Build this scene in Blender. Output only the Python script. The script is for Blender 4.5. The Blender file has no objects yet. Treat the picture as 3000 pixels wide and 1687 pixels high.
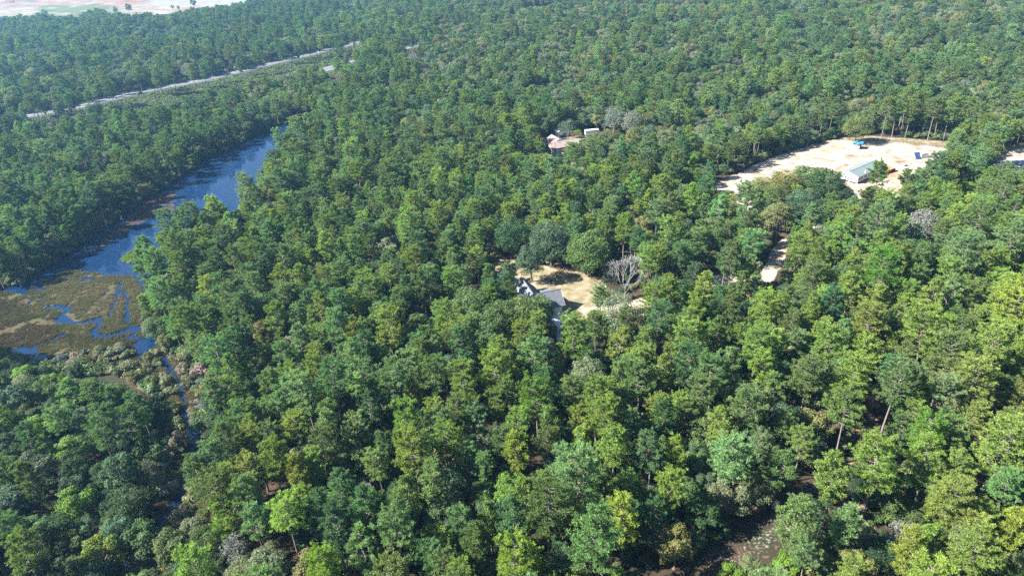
import bpy, math
import numpy as np
rad = math.radians
rng = np.random.default_rng(7)
scn = bpy.context.scene

# ------------------------------------------------------------------ camera, sky, sun, exposure
PITCH, ROLL, CAM_H, FOC = rad(28.5), rad(3.5), 110.0, 2000.0
Fv = np.array([0, math.cos(PITCH), -math.sin(PITCH)])
_r0 = np.array([1.0, 0, 0]); _u0 = np.array([0, math.sin(PITCH), math.cos(PITCH)])
Rv = math.cos(ROLL)*_r0 - math.sin(ROLL)*_u0
Uv = math.cos(ROLL)*_u0 + math.sin(ROLL)*_r0
CAM = np.array([0, 0, CAM_H])
import mathutils
cd = bpy.data.cameras.new('camera'); cam = bpy.data.objects.new('camera', cd)
scn.collection.objects.link(cam); scn.camera = cam
cd.sensor_width = 36.0; cd.lens = 24.0; cd.clip_end = 30000; cd.clip_start = 1.0
M = mathutils.Matrix(((Rv[0], Uv[0], -Fv[0], 0), (Rv[1], Uv[1], -Fv[1], 0), (Rv[2], Uv[2], -Fv[2], CAM_H), (0, 0, 0, 1)))
cam.matrix_world = M

SUN_EL = rad(41); SUN_DIR = np.array([-1.0, -0.14])       # horizontal direction TOWARDS the sun
SUN_DIR = SUN_DIR/np.linalg.norm(SUN_DIR)
wd = bpy.data.worlds.new("World"); scn.world = wd; wd.use_nodes = True
nt = wd.node_tree; bg = nt.nodes['Background']
sky = nt.nodes.new('ShaderNodeTexSky'); sky.sky_type = 'NISHITA'; sky.sun_disc = False
sky.sun_elevation = SUN_EL
sky.sun_rotation = math.atan2(SUN_DIR[0], SUN_DIR[1])
sky.air_density = 1.0; sky.dust_density = 0.2; sky.ozone_density = 2.0
nt.links.new(sky.outputs[0], bg.inputs[0]); bg.inputs[1].default_value = 0.054
sd = bpy.data.lights.new('sun', 'SUN'); sun = bpy.data.objects.new('sun', sd); scn.collection.objects.link(sun)
sd.energy = 5.0; sd.angle = rad(0.53); sd.color = (1.0, 0.955, 0.88)
sv = mathutils.Vector((SUN_DIR[0]*math.cos(SUN_EL), SUN_DIR[1]*math.cos(SUN_EL), math.sin(SUN_EL)))
sun.rotation_euler = sv.to_track_quat('Z', 'Y').to_euler()
scn.view_settings.view_transform = 'Standard'; scn.view_settings.look = 'None'
scn.view_settings.exposure = 2.22; scn.view_settings.gamma = 1.0; scn.view_settings.use_curve_mapping = False
scn.cycles.max_bounces = 5; scn.cycles.diffuse_bounces = 2; scn.cycles.transmission_bounces = 3
scn.cycles.glossy_bounces = 2; scn.cycles.volume_bounces = 0; scn.cycles.transparent_max_bounces = 4
scn.cycles.use_denoising = False
scn.cycles.use_adaptive_sampling = True; scn.cycles.adaptive_threshold = 0.02
scn.cycles.sample_clamp_indirect = 4.0
USE_HAZE = True

# ------------------------------------------------------------------ geometry helpers
def at(x, y, z=0.0):
    d = Fv*FOC + Rv*(x-1500) - Uv*(y-843.5)
    t = (CAM_H-z)/-d[2]
    return CAM + d*t
def g2(x, y, z=0.0):
    a = at(x, y, z); return (a[0], a[1])
def proj(P):
    v = P - CAM
    dz = v@Fv
    return 1500 + (v@Rv)/dz*FOC, 843.5 - (v@Uv)/dz*FOC, dz
def inpoly(px, py, poly):
    p = np.asarray(poly, float); q = np.roll(p, -1, 0)
    ins = np.zeros(np.shape(px), bool)
    for (x1, y1), (x2, y2) in zip(p, q):
        if y1 == y2: continue
        c = ((y1 > py) != (y2 > py)) & (px < (x2-x1)*(py-y1)/(y2-y1)+x1)
        ins ^= c
    return ins
def segdist(px, py, pts, closed=False):
    p = np.asarray(pts, float)
    q = np.roll(p, -1, 0) if closed else p[1:]
    if not closed: p = p[:-1]
    best = np.full(np.shape(px), 1e9)
    for a, b in zip(p, q):
        d = b-a; L = d@d + 1e-9
        t = np.clip(((px-a[0])*d[0]+(py-a[1])*d[1])/L, 0, 1)
        best = np.minimum(best, np.hypot(px-a[0]-t*d[0], py-a[1]-t*d[1]))
    return best
def sdist(px, py, poly):           # positive inside
    d = segdist(px, py, poly, True)
    return np.where(inpoly(px, py, poly), d, -d)
def sstep(a, b, x):
    t = np.clip((x-a)/(b-a), 0, 1); return t*t*(3-2*t)
def vnoise(x, y, s, seed=0):       # smooth value noise 0..1
    x = np.asarray(x, float)/s; y = np.asarray(y, float)/s
    xi = np.floor(x).astype(np.int64); yi = np.floor(y).astype(np.int64)
    fx = x-xi; fy = y-yi; fx = fx*fx*(3-2*fx); fy = fy*fy*(3-2*fy)
    def h(a, b):
        n = (a*374761393 + b*668265263 + seed*974634777) & 0x7fffffff
        n = ((n ^ (n >> 13))*1274126177) & 0x7fffffff
        return ((n ^ (n >> 16)) & 0xffff)/65535.0
    return (h(xi, yi)*(1-fx)+h(xi+1, yi)*fx)*(1-fy)+(h(xi, yi+1)*(1-fx)+h(xi+1, yi+1)*fx)*fy
def fbm(x, y, s, seed=0, n=4):
    r = 0; a = 1; t = 0
    for i in range(n):
        r = r + a*vnoise(x, y, s/2**i, seed+i*17); t += a; a *= .55
    return r/t

def link(o, parent=None):
    scn.collection.objects.link(o)
    if parent is not None: o.parent = parent
    return o
def tag(o, label=None, cat=None, group=None, kind=None):
    if label: o['label'] = label
    if cat: o['category'] = cat
    if group: o['group'] = group
    if kind: o['kind'] = kind
    return o
def empty(name, loc, rz=0.0):
    o = bpy.data.objects.new(name, None); o.location = loc; o.rotation_euler = (0, 0, rz)
    o.empty_display_size = .5
    return link(o)

def npmesh(name, V, faces, mats=(), midx=None, attrs=None, smooth=False):
    """faces: (n,k) int array or list of such arrays"""
    if not isinstance(faces, list): faces = [faces]
    faces = [np.asarray(f, np.int32) for f in faces if len(f)]
    me = bpy.data.meshes.new(name)
    V = np.asarray(V, np.float32)
    me.vertices.add(len(V)); me.vertices.foreach_set('co', V.ravel())
    loops = np.concatenate([f.ravel() for f in faces]); tot = np.concatenate([np.full(len(f), f.shape[1], np.int32) for f in faces])
    me.loops.add(len(loops)); me.loops.foreach_set('vertex_index', loops)
    me.polygons.add(len(tot)); st = np.concatenate([[0], np.cumsum(tot)[:-1]]).astype(np.int32)
    me.polygons.foreach_set('loop_start', st); me.polygons.foreach_set('loop_total', tot)
    if midx is not None: me.polygons.foreach_set('material_index', np.asarray(midx, np.int32))
    if smooth: me.polygons.foreach_set('use_smooth', np.ones(len(tot), bool))
    for m in mats: me.materials.append(m)
    if attrs:
        for k, (typ, arr) in attrs.items():
            a = me.attributes.new(k, typ, 'POINT')
            key = {'FLOAT': 'value', 'INT': 'value', 'FLOAT_VECTOR': 'vector', 'FLOAT_COLOR': 'color'}[typ]
            a.data.foreach_set(key, np.asarray(arr, np.int32 if typ == 'INT' else np.float32).ravel())
    me.update(); me.validate()
    return me

class MB:
    """collects boxes, tubes and polygons, then links them as one mesh object"""
    def __init__(s): s.v = []; s.f = []
    def add(s, V, F):
        b = len(s.v); s.v += [tuple(map(float, p)) for p in V]; s.f += [tuple(b+i for i in f) for f in F]
    def box(s, x0, x1, y0, y1, z0, z1):
        s.add([(x0, y0, z0), (x1, y0, z0), (x1, y1, z0), (x0, y1, z0), (x0, y0, z1), (x1, y0, z1), (x1, y1, z1), (x0, y1, z1)],
              [(0, 3, 2, 1), (4, 5, 6, 7), (0, 1, 5, 4), (1, 2, 6, 5), (2, 3, 7, 6), (3, 0, 4, 7)])
    def prism(s, poly, z0, z1):
        n = len(poly)
        ar = sum(poly[i][0]*poly[(i+1) % n][1]-poly[(i+1) % n][0]*poly[i][1] for i in range(n))
        if ar < 0: poly = poly[::-1]
        s.add([(x, y, z0) for x, y in poly]+[(x, y, z1) for x, y in poly],
              [tuple(range(n))[::-1], tuple(range(n, 2*n))]+[(i, (i+1) % n, n+(i+1) % n, n+i) for i in range(n)])
    def slab(s, quad, th):      # thick sheet from 3D polygon, thickness downwards along normal
        q = [np.array(p, float) for p in quad]
        nrm = np.cross(q[1]-q[0], q[2]-q[0]); nrm /= np.linalg.norm(nrm)
        if nrm[2] < 0: q = q[::-1]; nrm = -nrm
        n = len(q)
        s.add(q+[p-nrm*th for p in q], [tuple(range(n)), tuple(range(n, 2*n))[::-1]]+[(i, n+i, n+(i+1) % n, (i+1) % n) for i in range(n)])
    def tube(s, pts, r, n=6):
        pts = [np.array(p, float) for p in pts]
        r = r if hasattr(r, '__len__') else [r]*len(pts)
        V = []; F = []
        for i, p in enumerate(pts):
            d = pts[min(i+1, len(pts)-1)]-pts[max(i-1, 0)]; d = d/np.linalg.norm(d)
            a = np.cross(d, [0, 0, 1.] if abs(d[2]) < .9 else [1., 0, 0]); a /= np.linalg.norm(a); b = np.cross(d, a)
            for k in range(n):
                t = 2*math.pi*k/n; V.append(p+(a*math.cos(t)+b*math.sin(t))*r[i])
        for i in range(len(pts)-1):
            for k in range(n):
                F.append((i*n+k, i*n+(k+1) % n, (i+1)*n+(k+1) % n, (i+1)*n+k))
        F.append(tuple(range(n))[::-1]); F.append(tuple(range((len(pts)-1)*n, len(pts)*n)))
        s.add(V, F)
    def build(s, name, mat, parent=None, smooth=False):
        me = bpy.data.meshes.new(name); me.from_pydata(s.v, [], s.f); me.materials.append(mat)
        if smooth:
            for p in me.polygons: p.use_smooth = True
        me.update()
        return link(bpy.data.objects.new(name, me), parent)

# ------------------------------------------------------------------ materials
def newmat(name):
    m = bpy.data.materials.new(name); m.use_nodes = True
    return m, m.node_tree, m.node_tree.nodes, m.node_tree.links
def simple(name, col, rough=.8, spec=.3, noise=0.12, scale=1.2, metal=0.0):
    m, t, N, L = newmat(name); b = N['Principled BSDF']
    b.inputs['Roughness'].default_value = rough; b.inputs['Specular IOR Level'].default_value = spec
    b.inputs['Metallic'].default_value = metal
    tc = N.new('ShaderNodeTexCoord'); no = N.new('ShaderNodeTexNoise'); no.inputs['Scale'].default_value = scale
    no.inputs['Detail'].default_value = 6; L.new(tc.outputs['Object'], no.inputs['Vector'])
    r = N.new('ShaderNodeValToRGB'); L.new(no.outputs[0], r.inputs[0])
    r.color_ramp.elements[0].position = .3; r.color_ramp.elements[1].position = .7
    r.color_ramp.elements[0].color = tuple(c*(1-noise*1.5) for c in col)+(1,)
    r.color_ramp.elements[1].color = tuple(min(1, c*(1+noise)) for c in col)+(1,)
    L.new(r.outputs[0], b.inputs['Base Color'])
    return m
def leafmat(name, transl=.32, rough=.55, spec=.25):
    m, t, N, L = newmat(name); out = N['Material Output']; b = N['Principled BSDF']
    a = N.new('ShaderNodeAttribute'); a.attribute_type = 'INSTANCER'; a.attribute_name = 'tint'
    v = N.new('ShaderNodeAttribute'); v.attribute_name = 'var'
    oi = N.new('ShaderNodeObjectInfo')
    mr = N.new('ShaderNodeMapRange'); mr.inputs['To Min'].default_value = .68; mr.inputs['To Max'].default_value = 1.4
    L.new(v.outputs['Fac'], mr.inputs[0])
    mo = N.new('ShaderNodeMapRange'); mo.inputs['To Min'].default_value = .86; mo.inputs['To Max'].default_value = 1.14
    L.new(oi.outputs['Random'], mo.inputs[0])
    mm = N.new('ShaderNodeMath'); mm.operation = 'MULTIPLY'; L.new(mr.outputs[0], mm.inputs[0]); L.new(mo.outputs[0], mm.inputs[1])
    vm = N.new('ShaderNodeVectorMath'); vm.operation = 'SCALE'; L.new(a.outputs['Color'], vm.inputs[0]); L.new(mm.outputs[0], vm.inputs['Scale'])
    L.new(vm.outputs[0], b.inputs['Base Color'])
    b.inputs['Roughness'].default_value = rough; b.inputs['Specular IOR Level'].default_value = spec
    tr = N.new('ShaderNodeBsdfTranslucent')
    wm = N.new('ShaderNodeVectorMath'); wm.operation = 'MULTIPLY'; wm.inputs[1].default_value = (1.25, 1.35, .6)
    L.new(vm.outputs[0], wm.inputs[0]); L.new(wm.outputs[0], tr.inputs['Color'])
    mx = N.new('ShaderNodeMixShader'); mx.inputs[0].default_value = transl
    L.new(b.outputs[0], mx.inputs[1]); L.new(tr.outputs[0], mx.inputs[2]); L.new(mx.outputs[0], out.inputs['Surface'])
    return m
MAT_NEEDLE = leafmat('pine_needles', .36, .6, .18)
MAT_LEAF = leafmat('broad_leaves', .30, .6, .18)
MAT_BARK_P = simple('pine_bark', (.185, .155, .135), .95, .1, .3, 3)
MAT_BARK_O = simple('oak_bark', (.15, .13, .11), .95, .1, .3, 3)
MAT_DEAD = simple('dead_wood', (.28, .275, .26), .9, .1, .2, 3)
WHITE = simple('white_siding', (.55, .54, .53), .6, .3, .05, .8)
DARKGLASS = simple('window_glass', (.03, .035, .045), .12, .6, .1, 1)
CONC = simple('concrete', (.48, .47, .45), .9, .2, .10, .6)
METAL = simple('galvanised_steel', (.30, .31, .32), .5, .5, .15, 1, .3)
BLACKP = simple('black_cloth', (.018, .018, .02), .8, .2, .2, 2)
BLUET = simple('blue_tarp', (.03, .17, .36), .45, .4, .25, 1.5)
WOOD = simple('raw_plywood', (.62, .47, .30), .8, .2, .15, 2)
REDD = simple('red_clay', (.42, .20, .11), .95, .1, .25, .7)

# ------------------------------------------------------------------ layout (read off the photograph, cast onto the ground)
def G(px, z=0.0): return np.array([g2(x, y, z) for x, y in px])
WL = -1.0                                                    # water level
VALLEY = G([(-300, 900), (0, 850), (60, 835), (150, 780), (250, 710), (330, 650), (440, 575), (520, 530), (600, 470), (700, 425), (790, 380),
            (900, 345), (960, 380), (850, 440), (800, 520), (745, 590), (670, 650), (590, 700), (520, 760), (450, 850), (430, 920), (435, 980),
            (480, 1020), (560, 1050), (600, 1100), (600, 1180), (560, 1250), (590, 1320), (570, 1420), (540, 1500), (520, 1640), (430, 1760),
            (350, 1720), (400, 1600), (430, 1500), (480, 1400), (500, 1300), (500, 1200), (460, 1130), (400, 1085), (200, 1090), (60, 1060), (-300, 1040)], -1)
MARSH = G([(-300, 850), (60, 850), (150, 800), (230, 782), (330, 800), (400, 800), (440, 860), (440, 980), (430, 1040), (200, 1085), (-300, 1040)], -1)
CORR = G([(60, 1050), (200, 1060), (390, 1035), (470, 1010), (560, 1050), (600, 1100), (600, 1180), (560, 1250), (590, 1320), (570, 1420), (540, 1500),
          (520, 1640), (430, 1760), (350, 1720), (400, 1600), (430, 1500), (480, 1400), (500, 1300), (500, 1200), (460, 1130), (400, 1085), (200, 1095)], -1)
MUD = G([(385, 602), (470, 557), (530, 562), (527, 615), (455, 640), (400, 668), (340, 712), (270, 748), (235, 742), (300, 690), (350, 650)], -1)
GREENSPIT = G([(333, 766), (352, 757), (362, 742), (378, 737), (392, 722), (430, 712), (440, 760), (412, 779), (388, 772), (372, 777), (350, 770)], -1)
cz = lambda L: G([(x/2.415, 500+y/2.415) for x, y in L], -1)
CH1 = cz([(330, 975), (400, 960), (490, 985), (440, 1015), (425, 1050), (480, 1078), (580, 1080), (690, 1050), (712, 1085), (665, 1135), (672, 1168), (760, 1170), (850, 1150), (920, 1115), (1000, 1120)])
CH2 = cz([(850, 800), (830, 870), (820, 930), (780, 1000), (770, 1030)])
CH3 = cz([(250, 1240), (330, 1210), (450, 1160)])
CH4 = cz([(880, 850), (900, 930), (900, 1060), (960, 1180), (1000, 1280)])
POOL1 = cz([(940, 1230), (1010, 1190), (1100, 1290), (1000, 1330), (945, 1310)])
POOL2 = cz([(60, 1260), (160, 1245), (300, 1300), (380, 1340), (220, 1350), (100, 1310)])
PALE = cz([(220, 950), (330, 960), (400, 945), (500, 960), (480, 1000), (420, 1010), (380, 985), (290, 990)])
CREEK = G([(480, 1050), (520, 1120), (540, 1180), (545, 1230), (565, 1290), (560, 1350), (545, 1430), (490, 1500), (440, 1560), (420, 1640)], -1)
LOT = G([(2085, 550), (2180, 497), (2270, 460), (2330, 440), (2400, 418), (2480, 396), (2570, 398), (2650, 404), (2780, 414), (2790, 440), (2745, 500),
         (2690, 545), (2620, 600), (2520, 640), (2420, 640), (2330, 610), (2240, 610), (2190, 640), (2140, 610), (2090, 590)])
LOTORANGE = G([(2400, 425), (2500, 400), (2500, 440), (2430, 458), (2330, 470), (2270, 490), (2280, 462)])
LOTRED = G([(2590, 490), (2640, 486), (2650, 520), (2600, 545), (2580, 520)])
DRIVE = G([(2480, 620), (2400, 650), (2330, 690), (2285, 730), (2262, 780), (2240, 815), (2180, 818), (2110, 815), (2040, 850), (1960, 872), (1900, 885), (1800, 905), (1720, 915)])
HCLEAR = G([(1440, 770), (1475, 752), (1540, 770), (1620, 782), (1700, 795), (1765, 815), (1790, 850), (1780, 900), (1730, 930), (1680, 965), (1640, 975), (1600, 950), (1560, 900), (1480, 860), (1430, 820)])
ROAD3 = G([(2420, 1400), (2340, 1480), (2270, 1560), (2200, 1600), (2120, 1640), (2040, 1690), (1980, 1760)])
TRAIL = G([(2560, 1150), (2545, 1260), (2520, 1340), (2470, 1430), (2400, 1500)])
RCLEAR = G([(2900, 470), (2960, 435), (3100, 420), (3150, 520), (3000, 510), (2940, 520)])
UCLEAR = G([(1560, 430), (1640, 405), (1740, 385), (1840, 400), (1850, 430), (1740, 440), (1680, 460), (1600, 470)])
ROADP = G([(-500, 500), (-200, 420), (0, 364), (75, 345), (215, 321), (408, 274), (600, 238), (770, 196), (945, 154), (1050, 128), (1200, 92), (1400, 46), (1600, 0)])
ROAD2P = G([(-500, 640), (0, 440), (300, 370), (600, 298), (815, 244), (960, 205), (1100, 168), (1235, 130), (1400, 92), (1700, 20)])
MEDOPEN = G([(330, 300), (400, 290), (470, 290), (475, 305), (440, 318), (380, 316)])
FIELD = G([(-900, 100), (-400, 90), (0, 50), (60, 52), (120, 46), (230, 55), (340, 46), (480, 48), (560, 34), (640, 24), (740, 8), (860, -8), (1000, -60), (1000, -105), (-900, -20)])

# ------------------------------------------------------------------ ground
def ground_z(x, y):
    dv = sdist(x, y, VALLEY)
    h = (fbm(x, y, 60, 3)-.5)*1.2*sstep(0, 60, -dv) + (fbm(x, y, 6, 5)-.5)*.25
    near = segdist(x, y, np.vstack([ROADP]))
    h = h*sstep(8, 30, near)
    h = h*sstep(0, 15, -sdist(x, y, LOT))*sstep(0, 12, -sdist(x, y, HCLEAR))
    deep = -2.6
    z = h*sstep(-1, 5, -dv) + deep*sstep(-4.5, 3.0, dv)
    dm = sdist(x, y, MARSH)
    bed = WL + .075 + (fbm(x, y, 12, 11)-.5)*.42 + (fbm(x, y, 2.6, 15, 3)-.5)*.46 + .06*sstep(0, 30, y*0+(190-y))
    w = sstep(-1.5, 2.5, dm)*(dv > -.5)
    z = z*(1-w) + bed*w
    mud = WL + .10 + (fbm(x, y, 5, 21)-.5)*.5
    w = sstep(-2, 3, sdist(x, y, MUD)); z = np.where(dv > 0, np.maximum(z, z*(1-w)+mud*w), z)
    w = sstep(-2, 2, sdist(x, y, GREENSPIT)); z = z*(1-w)+(WL+.15)*w
    w = sstep(-2, 2, sdist(x, y, CORR))*(dv > -1.5); z = z*(1-w)+(WL+.45+(fbm(x, y, 5, 31)-.5)*.7)*w
    for pl, wd_ in ((CH1, .8), (CH2, .35), (CH3, .35), (CH4, .35), (CREEK, .6)):
        d = segdist(x, y, pl) + (vnoise(x, y, 3, 9)-.5)*.8
        z = z*(1-sstep(wd_+.9, wd_-.1, d)) + (WL-.6)*sstep(wd_+.9, wd_-.1, d)
    for pl in (POOL1, POOL2):
        w = sstep(-1, 1, sdist(x, y, pl)+(vnoise(x, y, 2.5, 8)-.5)*2); z = z*(1-w)+(WL-.5)*w
    return z
A = np.concatenate
xs = A([np.linspace(-14000, -1500, 10)[:-1], np.arange(-1500, -230, 11), np.arange(-230, 245, 1.25), np.arange(246, 900, 11), np.linspace(910, 14000, 10)])
ys = A([np.linspace(-2500, 40, 6), np.arange(70, 425, 1.25), np.arange(428, 1900, 9), np.linspace(1930, 16000, 14)])
X, Y = np.meshgrid(xs, ys); x = X.ravel(); y = Y.ravel()
z = np.zeros_like(x)
sel = (x > -700) & (x < 500) & (y > 40) & (y < 1000)
z[sel] = ground_z(x[sel], y[sel])
wa = np.zeros((len(x), 4)); wb = np.zeros((len(x), 4))
def soft(poly, w0=-2.5, w1=2.5): return sstep(w0, w1, sdist(x[sel], y[sel], poly))
def line(pl, w): return sstep(w+1.2, w-1.0, segdist(x[sel], y[sel], pl)+(vnoise(x[sel], y[sel], 6, 4)-.5)*2)
lotw = soft(LOT, -4, 3)
backgrass = lotw*sstep(24, 2, segdist(x[sel], y[sel], G([(2480, 394), (2650, 402), (2800, 418)])))
straw = sstep(.52, .68, fbm(x[sel], y[sel], 16, 201))*sstep(-60, 20, x[sel])*sstep(330, 200, y[sel])*.46
lotw = np.clip(lotw-.35*sstep(.5, .75, fbm(x[sel], y[sel], 9, 301))*sstep(9, 2, segdist(x[sel], y[sel], LOT, True)), 0, 1)
S = np.maximum.reduce([lotw*(1-.75*backgrass), line(DRIVE, 2.6)*.9, soft(RCLEAR), soft(UCLEAR)*.5, line(ROAD3, 3.2)*.40])
O = np.maximum.reduce([straw, soft(LOTORANGE, -3, 5)*.55, soft(LOTRED, -1, 3)*.7, backgrass*.35, line(TRAIL, 3)*.5, line(ROAD3, 8)*.22])
D = np.maximum.reduce([soft(HCLEAR, -2, 3), backgrass*.65, soft(UCLEAR)*.3])
wa[sel, 0] = S; wa[sel, 1] = O; wa[sel, 2] = D
wa[:, 2] = np.maximum(wa[:, 2], .45*sstep(-6, 6, sdist(x, y, MEDOPEN)))
rd = np.minimum(segdist(x, y, ROADP), segdist(x, y, ROAD2P))
wa[:, 2] = np.maximum(wa[:, 2], .5*sstep(14, 8, rd))
wb[sel, 0] = np.maximum(soft(MARSH, -1, 2), soft(CORR, -1, 3)*.8)
wb[sel, 1] = np.maximum(soft(MUD, -3, 2), sstep(-1, 2, sdist(x[sel], y[sel], VALLEY))*.6)
wb[sel, 2] = soft(GREENSPIT, -2, 1); wb[sel, 3] = soft(PALE, -1, 1.)
nx, ny = len(xs), len(ys); I = np.arange(nx*ny).reshape(ny, nx)
Fq = np.stack([I[:-1, :-1], I[:-1, 1:], I[1:, 1:], I[1:, :-1]], -1).reshape(-1, 4)

def ground_material():
    m, t, N, L = newmat('forest_floor'); b = N['Principled BSDF']; b.inputs['Roughness'].default_value = .95; b.inputs['Specular IOR Level'].default_value = .1
    tc = N.new('ShaderNodeTexCoord')
    def noise(sc, det=6, off=0, rough=.55, stretch=None):
        mp = N.new('ShaderNodeMapping'); mp.inputs['Location'].default_value = (off, off*.7, 0)
        if stretch: mp.inputs['Scale'].default_value = stretch
        L.new(tc.outputs['Object'], mp.inputs[0])
        n = N.new('ShaderNodeTexNoise'); n.inputs['Scale'].default_value = sc; n.inputs['Detail'].default_value = det; n.inputs['Roughness'].default_value = rough
        L.new(mp.outputs[0], n.inputs['Vector']); return n.outputs[0]
    def ramp(src, stops):
        r = N.new('ShaderNodeValToRGB'); L.new(src, r.inputs[0]); e = r.color_ramp.elements
        e[0].position, e[0].color = stops[0][0], stops[0][1]+(1,); e[1].position, e[1].color = stops[-1][0], stops[-1][1]+(1,)
        for p, c in stops[1:-1]:
            q = e.new(p); q.color = c+(1,)
        return r.outputs[0]
    def mix(base, col, fac):
        x_ = N.new('ShaderNodeMix'); x_.data_type = 'RGBA'; L.new(fac, x_.inputs[0]); L.new(base, x_.inputs[6]); L.new(col, x_.inputs[7]); return x_.outputs[2]
    def wfac(w, n, amp=.9, lo=.38, hi=.62):
        s = N.new('ShaderNodeMath'); s.operation = 'SUBTRACT'; L.new(n, s.inputs[0]); s.inputs[1].default_value = .5
        q = N.new('ShaderNodeMath'); q.operation = 'MULTIPLY_ADD'; L.new(s.outputs[0], q.inputs[0]); q.inputs[1].default_value = amp; L.new(w, q.inputs[2])
        r = N.new('ShaderNodeMapRange'); r.interpolation_type = 'SMOOTHSTEP'; L.new(q.outputs[0], r.inputs[0]); r.inputs[1].default_value = lo; r.inputs[2].default_value = hi
        return r.outputs[0]
    a1 = N.new('ShaderNodeAttribute'); a1.attribute_name = 'wa'; s1 = N.new('ShaderNodeSeparateColor'); L.new(a1.outputs['Color'], s1.inputs[0])
    a2 = N.new('ShaderNodeAttribute'); a2.attribute_name = 'wb'; s2 = N.new('ShaderNodeSeparateColor'); L.new(a2.outputs['Color'], s2.inputs[0])
    n1 = noise(.09, 8); n2 = noise(.35, 8, 31); n3 = noise(1.6, 6, 77); n4 = noise(.05, 5, 150)
    litter = ramp(n1, [(.32, (.022, .028, .014)), (.5, (.034, .027, .018)), (.64, (.055, .036, .024)), (.78, (.09, .06, .04))])
    c = litter
    dry = ramp(n2, [(.3, (.09, .095, .04)), (.46, (.165, .14, .08)), (.58, (.22, .18, .12)), (.72, (.30, .255, .20))])
    c = mix(c, dry, wfac(s1.outputs[2], n3))
    ora = ramp(n2, [(.3, (.14, .065, .04)), (.5, (.26, .13, .08)), (.7, (.40, .27, .19))])
    sand = ramp(noise(.16, 10, 12, .68), [(.33, (.12, .08, .055)), (.41, (.22, .165, .12)), (.50, (.30, .255, .20)), (.60, (.315, .285, .25)), (.75, (.22, .175, .14))])
    c = mix(c, sand, wfac(s1.outputs[0], n3, .7))
    c = mix(c, ora, wfac(s1.outputs[1], n2, 1.6, .45, .75))
    mud = ramp(n2, [(.3, (.022, .018, .018)), (.5, (.042, .030, .028)), (.7, (.075, .055, .048))])
    c = mix(c, mud, wfac(s2.outputs[1], n3, .3))
    mar = ramp(noise(.22, 8, 9, .6), [(.3, (.022, .016, .012)), (.42, (.055, .040, .022)), (.5, (.060, .062, .022)), (.58, (.075, .052, .034)), (.68, (.075, .066, .036))])
    c = mix(c, mar, wfac(s2.outputs[0], n3, .3))
    gr = ramp(n3, [(.3, (.04, .07, .016)), (.55, (.075, .11, .026)), (.7, (.13, .13, .06))])
    c = mix(c, gr, wfac(s2.outputs[2], n2, .8))
    pale = ramp(n3, [(.35, (.3, .24, .2)), (.55, (.7, .68, .66))])
    c = mix(c, pale, wfac(a2.outputs['Alpha'], n2, 1.8, .45, .6))
    ge = N.new('ShaderNodeNewGeometry'); sx_ = N.new('ShaderNodeSeparateXYZ'); L.new(ge.outputs['Position'], sx_.inputs[0])
    dz_ = N.new('ShaderNodeMapRange'); L.new(sx_.outputs[2], dz_.inputs[0]); dz_.inputs[1].default_value = -1.12; dz_.inputs[2].default_value = -1.55; dz_.inputs[3].default_value = 0; dz_.inputs[4].default_value = 1
    silt = ramp(n2, [(.3, (.006, .012, .026)), (.7, (.010, .016, .030))])  # light absorbed by the water, painted into the bed colour: darker with depth
    c = mix(c, silt, dz_.outputs[0])
    L.new(c, b.inputs['Base Color'])
    bu = N.new('ShaderNodeBump'); bu.inputs['Strength'].default_value = .6; bu.inputs['Distance'].default_value = .25; L.new(n3, bu.inputs['Height']); L.new(bu.outputs[0], b.inputs['Normal'])
    return m
MAT_GROUND = ground_material()
gm = npmesh('ground', np.stack([x, y, z], 1), Fq, [MAT_GROUND], attrs={'wa': ('FLOAT_COLOR', wa), 'wb': ('FLOAT_COLOR', wb)}, smooth=True)
tag(link(bpy.data.objects.new('ground', gm)), kind='structure')

# water of the creek
m, t, N, L = newmat('creek_water'); b = N['Principled BSDF']
b.inputs['Base Color'].default_value = (.010, .040, .115, 1); b.inputs['Roughness'].default_value = .04; b.inputs['IOR'].default_value = 1.6
tc = N.new('ShaderNodeTexCoord'); n = N.new('ShaderNodeTexNoise'); n.inputs['Scale'].default_value = 1.1; n.inputs['Detail'].default_value = 4
L.new(tc.outputs['Object'], n.inputs['Vector']); bu = N.new('ShaderNodeBump'); bu.inputs['Strength'].default_value = .03; bu.inputs['Distance'].default_value = .03
L.new(n.outputs[0], bu.inputs['Height']); L.new(bu.outputs[0], b.inputs['Normal'])
tp = N.new('ShaderNodeBsdfTransparent'); tp.inputs[0].default_value = (.62, .66, .62, 1); fr_ = N.new('ShaderNodeMath'); fr_.operation = 'MULTIPLY_ADD'
lw = N.new('ShaderNodeFresnel'); lw.inputs['IOR'].default_value = 1.42; L.new(lw.outputs[0], fr_.inputs[0]); fr_.inputs[1].default_value = .9; fr_.inputs[2].default_value = .38; fr_.use_clamp = True
mx = N.new('ShaderNodeMixShader'); L.new(fr_.outputs[0], mx.inputs[0]); L.new(tp.outputs[0], mx.inputs[1]); L.new(b.outputs[0], mx.inputs[2]); L.new(mx.outputs[0], N['Material Output'].inputs['Surface'])
MAT_WATER = m
w = npmesh('water', [(-330, 60, WL), (-60, 60, WL), (-60, 520, WL), (-330, 520, WL)], np.array([[0, 1, 2, 3]]), [MAT_WATER])
tag(link(bpy.data.objects.new('water', w)), kind='structure')

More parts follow.
